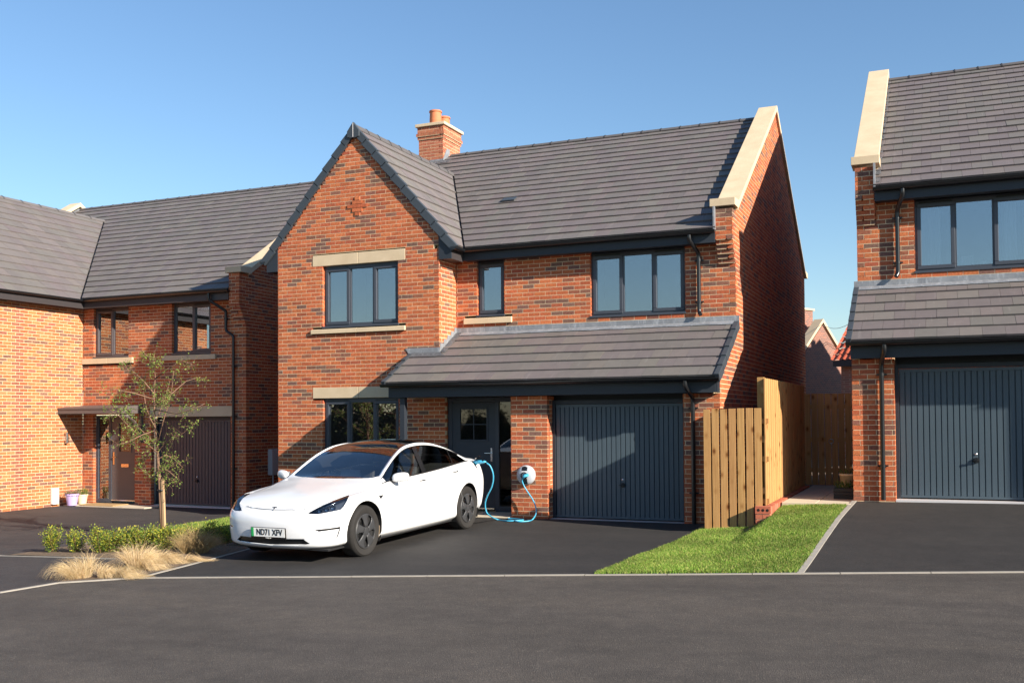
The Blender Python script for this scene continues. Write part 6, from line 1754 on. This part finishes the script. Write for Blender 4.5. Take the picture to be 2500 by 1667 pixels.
stipa((352, 1391), .30, 700, .55, 'straw clump leaning into the largest clump', (.65, .1), .08)
stipa((395, 1376), .34, 520, .55, 'pale straw clump bent flat toward the car', (.7, .2), .07)
stipa((453, 1352), .30, 520, .34, 'narrow upright brown grass clump before the hedge', (.05, 0), .05, 1)
stipa((490, 1352), .34, 900, .34, 'rounded upright brown grass clump beside the car', (.15, .1), .07, 1)
stipa((455, 1372), .30, 200, .75, 'few trailing straw strands on the soil by the drive edging', (.95, .45), .03)
def tree():
    b_ = ground_at(396, 1301); D = (b_-CAM).dot(fw)
    tp = lambda x, y, d=0: CAM+pray(x, y)*(D+d)
    t = empty('young_tree', b_); tag(t, 'slender young tree with sparse small leaves tied to a stake', 'tree'); inv = Matrix.Translation(-b_)
    tr = MB(); L = lambda p: inv @ p
    main = [(396, 1304, 0), (393, 1240, 0), (390, 1180, .0), (386, 1120, .01), (381, 1060, .02), (377, 1010, .02), (376, 965, .03), (379, 920, .03), (376, 880, .02), (378, 855, .0)]
    pts = [L(tp(*p)) for p in main]; tr.tube(pts, [.034, .030, .027, .023, .019, .014, .010, .007, .004, .002], 10); tr.build('trunk', 'bark', t, smooth=True)
    limbs = [[(383,1090,0),(398,1030,-.1),(412,985,-.15),(420,945,-.2),(424,905,-.22)], [(379,1030,0),(392,1000,.12),(405,965,.2),(415,930,.3)], [(380,1045,0),(366,1020,.05),(356,990,.1),(350,955,.15),(345,915,.18)], [(385,1105,0),(355,1080,-.12),(320,1045,-.25),(290,1015,-.35),(268,1000,-.42)],
             [(383,1085,0),(345,1050,.2),(320,1020,.35),(305,985,.45)], [(386,1120,0),(405,1110,.1),(425,1120,.2),(445,1150-10,.25)], [(385,1100,0),(408,1078,-.2),(440,1062,-.35),(470,1040,-.45)], [(388,1150,0),(370,1165,.1),(352,1150,.2),(330,1135,.3)], [(376,960,0),(350,930,.1),(318,900,.15),(295,885,.2)], [(378,925,0),(410,900,-.1),(445,880,-.15),(470,890,-.2)],
             [(381,1050,0),(350,1060,-.3),(310,1080,-.5),(280,1085,-.6)], [(377,990,0),(420,960,.35),(455,930,.5),(490,920,.55)], [(377,975,0),(330,960,-.3),(280,950,-.45),(250,955,-.5)], [(379,1000,.0),(430,1010,-.4),(470,1000,-.55),(500,985,-.6)], [(377,900,0),(360,870,-.1),(345,855,-.15)], [(388,1140,0),(412,1150,-.1),(430,1165,-.15)]]
    lv = MB(); random.seed(21)
    LC = [(.13, .21, .035), (.18, .25, .045), (.09, .16, .03), (.24, .28, .06), (.15, .23, .04)]
    def twigs(P, depth):
        for i in range(len(P)-1):
            for k in range(3 if depth else 4):
                o = P[i].lerp(P[i+1], random.random())
                if depth == 0 and i == 0 and random.random() < .6: continue
                d = (rv()+Vector((0, 0, random.uniform(-.35, .5)))).normalized()*random.uniform(.10, .30)*(1 if depth == 0 else .6)
                m_ = o+d*.5+rv(.02); e = o+d+Vector((0, 0, -.04))
                tr2.tube([o, m_, e], [.0028, .002, .001], 4)
                for q in range(random.randint(4, 7)):
                    pp = o.lerp(m_, random.random()*2) if random.random() < .4 else m_.lerp(e, random.random()); pp = pp+rv(.022)
                    leaf(lv, pp, rv()+Vector((0, 0, -.4)), rv(), random.uniform(.020, .032), random.uniform(.015, .023), jitter(random.choice(LC), .2))
                if depth == 0 and random.random() < .55: twigs([o, m_, e], 1)
    for lb in limbs:
        P = [L(tp(*p)) for p in lb]; n = len(P)
        m_ = MB(); m_.tube(P, [.010*(1-.75*i/(n-1))+.001 for i in range(n)], 7); br = m_.build('limb', 'bark', t, smooth=True)
        tr2 = MB(); twigs(P, 0); tr2.build('twigs', 'twig', br, kind='stuff')
    tr2 = MB(); twigs(pts[5:], 0); tr2.build('twigs', 'twig', t, kind='stuff')
    lv.build('crown', 'leaf', t)
    s_ = MB(); a, e = L(tp(402, 1303, -.03)), L(tp(396.5, 1170, -.03)); s_.tube([a-Vector((0, 0, .1)), a.lerp(e, .5), e], .030, 4, (1, 1, 1)); s_.build('stake', 'stake_wood', t)
    s_ = MB(); c = L(tp(393, 1196, -.02)); s_.lathe(c, [(.055, -.012), (.058, -.012), (.058, .012), (.055, .012)], n=18); s_.build('tree_tie', 'black_plastic', t, smooth=True)
tree()
pots()
# ------------------------------------------------------------------ wall charger and cable
simple('charger_shell', (.40, .43, .47), .30, spec=.5)
simple('charger_white', (.55, .56, .58), .35)
simple('cable_blue', (.05, .36, .56), .4)
def charger():
    v = pray(1286.6, 1159); p = CAM+v*((0-CAM.y)/v.y); c = Vector((p.x, -.004, p.z)); rad = .168
    w_ = MB(); prof = [(rad*.90, 0), (rad, .018), (rad*1.0, .035), (rad*.97, .060), (rad*.88, .085), (rad*.70, .105), (rad*.45, .118), (rad*.2, .123), (0, .124)]
    w_.lathe(c, prof, axis=(0, -1, 0), n=56); o = w_.build('wall_charger', 'charger_shell', smooth=True); tag(o, 'round grey wall charger mounted on the brick pier by the garage', 'charger')
    def dome(x, z):
        r_ = math.hypot(x, z); return float(np.interp(r_, [q[0] for q in prof[::-1]], [q[1] for q in prof[::-1]]))
    def band(z0, z1, hw, mat, nm, lift):
        vs = []; fs = []; m, n = 14, 6
        for i in range(m+1):
            z = z0+(z1-z0)*i/m
            for j in range(n+1):
                x = -hw+2*hw*j/n; xx = x; vs.append((c.x+xx, c.y-dome(xx, z)-lift, c.z+z))
        for i in range(m):
            for j in range(n): fs.append((i*(n+1)+j, i*(n+1)+j+1, (i+1)*(n+1)+j+1, (i+1)*(n+1)+j))
        b_ = MB(); b_.add(vs, fs); return b_.build(nm, mat, o, smooth=True)
    band(.075, rad*.965, .050, 'car_black', 'status_band', .002); band(-rad*.965, -.055, .050, 'car_black', 'status_band', .002); band(.02, .075, .050, 'charger_white', 'centre_panel', .0022); band(-.055, -.03, .050, 'charger_white', 'centre_panel', .0022)
    s_ = MB(); s_.lathe(c+Vector((0, -.115, -.005)), [(.062, 0), (.062, .018), (.052, .024), (.045, .024), (.042, .004), (0, .004)], axis=(0, -1, 0), n=30); s_.build('socket', 'car_black', o, autos=40)
    # the lead
    pt, n_ = car_hit(1158, 1130)
    if pt is None: pt = Vector((.70, 3.60, .90))
    port = CARM @ pt; nw = (CARM.to_3x3() @ n_).normalized()
    print('PORT', port, nw)
    cab = empty('charging_cable', port); tag(cab, 'bright blue charging cable looping from the car to the wall charger', 'cable')
    inv = Matrix.Translation(-port)
    def on(px, py, Y):
        v = pray(px, py); return CAM+v*((Y-CAM.y)/v.y)
    Yp = port.y-.05
    plug = [port+nw*.015, on(1172, 1127.5, Yp-.01), on(1182, 1127, Yp-.01), on(1187, 1129, Yp)]
    m_ = MB(); m_.tube([inv @ p for p in plug], [.036, .030, .022, .018], 14); m_.build('connector', 'cable_blue', cab, smooth=True)
    m_ = MB(); q = on(1181, 1127, Yp-.01); m_.tube([inv @ on(1178, 1124, Yp-.012), inv @ q, inv @ on(1188, 1130, Yp)], [.020, .0215, .018], 12); m_.build('connector_grip', 'car_black', cab, smooth=True)
    ctrl = [(1187,1129,Yp),(1196,1136,Yp),(1203,1152,Yp+.02),(1204.5,1170,Yp+.05),(1200,1190,Yp+.08),(1191,1208,Yp+.11),(1185,1226,Yp+.14),(1186,1243,Yp+.17),(1192,1255,Yp+.20)]
    P = [on(*k) for k in ctrl]
    fl = lambda x, y: Vector((x, y, gz(x, y)+.020))
    g1 = ground_at(1213, 1270); g2 = ground_at(1240, 1274); g3 = ground_at(1278, 1271.5); g4 = ground_at(1240, 1267.5); g5 = ground_at(1262, 1275); g6 = ground_at(1292, 1274)
    for g_ in (g1, g2, g3, g4, g5, g6): P.append(fl(g_.x, g_.y))
    P.append(on(1303, 1264, g6.y+.06)); P.append(on(1309, 1250, -.16)); P.append(on(1307, 1234, -.13)); P.append(on(1300, 1218, -.12)); P.append(on(1290, 1203, -.12)); P.append(on(1280, 1187, -.13)); P.append(on(1275, 1174, -.15)); P.append(on(1276, 1168, -.17))
    A = np.array([list(p) for p in P]); pts = [inv @ Vector(cr_eval(A, s)) for s in np.linspace(0, len(P)-1, 150)]
    m_ = MB(); m_.tube(pts, .0105, 10); m_.build('lead', 'cable_blue', cab, smooth=True)
    m_ = MB(); m_.tube([inv @ on(1276, 1168, -.17), inv @ on(1281, 1162, -.19), inv @ on(1287, 1159.5, -.17), inv @ (c+Vector((.0, -.12, -.004)))], [.018, .024, .028, .034], 12); m_.build('connector', 'cable_blue', cab, smooth=True)
    # charge flap on the car
    f = MB(); e = INVM @ (port+Vector((-.02, 0, .05))); f.hexa([tuple(e+Vector(d)) for d in ((0,-.06,0),(.03,-.06,.004),(.03,.06,.004),(0,.06,0),(-.0,-.06,.006),(.03,-.06,.01),(.03,.06,.01),(0,.06,.006))]); 
    f = MB(); k = [INVM @ on(1157, 1121, Yp-.02), INVM @ on(1172, 1113.5, Yp+.02)]; u_ = Vector((0, .10, 0)); d_ = Vector((0, 0, .006))
    f.hexa([k[0]-u_*.5, k[1]-u_*.5, k[1]+u_*.5, k[0]+u_*.5, k[0]-u_*.5+d_, k[1]-u_*.5+d_, k[1]+u_*.5+d_, k[0]+u_*.5+d_]); f.build('charge_flap', 'car_black', car, bevel=.002)
    pr = MB(); pr.lathe(pt+n_*.001, [(0, .003), (.045, .003), (.05, 0)], axis=n_, n=20); pr.build('charge_port', 'car_black', car)
charger()
# scrub along the far side of the road, seen in the glass of the windows
def scrub():
    mb = MB(); rnd = random.Random(3)
    cols = [(.10, .075, .045), (.075, .06, .035), (.13, .10, .06), (.06, .075, .03), (.09, .10, .04)]
    for i in range(42000):
        x = rnd.uniform(-34, 40); h = 2.6+1.3*math.sin(x*.5)+.9*math.sin(x*1.7+1)+.5*math.sin(x*4.1)
        z = rnd.uniform(0, 1)**.8*max(.8, h); y = -27-rnd.uniform(0, 2.2); p = Vector((x, y, z)); d = rv(); s_ = rnd.uniform(.05, .12)
        leaf(mb, p, d, rv(), s_*1.6, s_, jitter(rnd.choice(cols), .25))
    n = 90; hh = lambda x: max(.8, 2.6+1.3*math.sin(x*.5)+.9*math.sin(x*1.7+1)+.5*math.sin(x*4.1))*.86
    for i in range(n):
        xa, xb = -34+74*i/n, -34+74*(i+1)/n
        mb.add([(xa, -28.0, -.3), (xb, -28.0, -.3), (xb, -28.3, hh(xb)), (xa, -28.3, hh(xa)), (xa, -29, -.3), (xb, -29, -.3)], [(0, 3, 2, 1), (4, 5, 2, 3)], (.045, .036, .022))
    tag(mb.build('hedgerow', 'leaf'), 'brown scrubby hedgerow reflected in the ground floor windows', 'hedge', kind='stuff')
scrub()
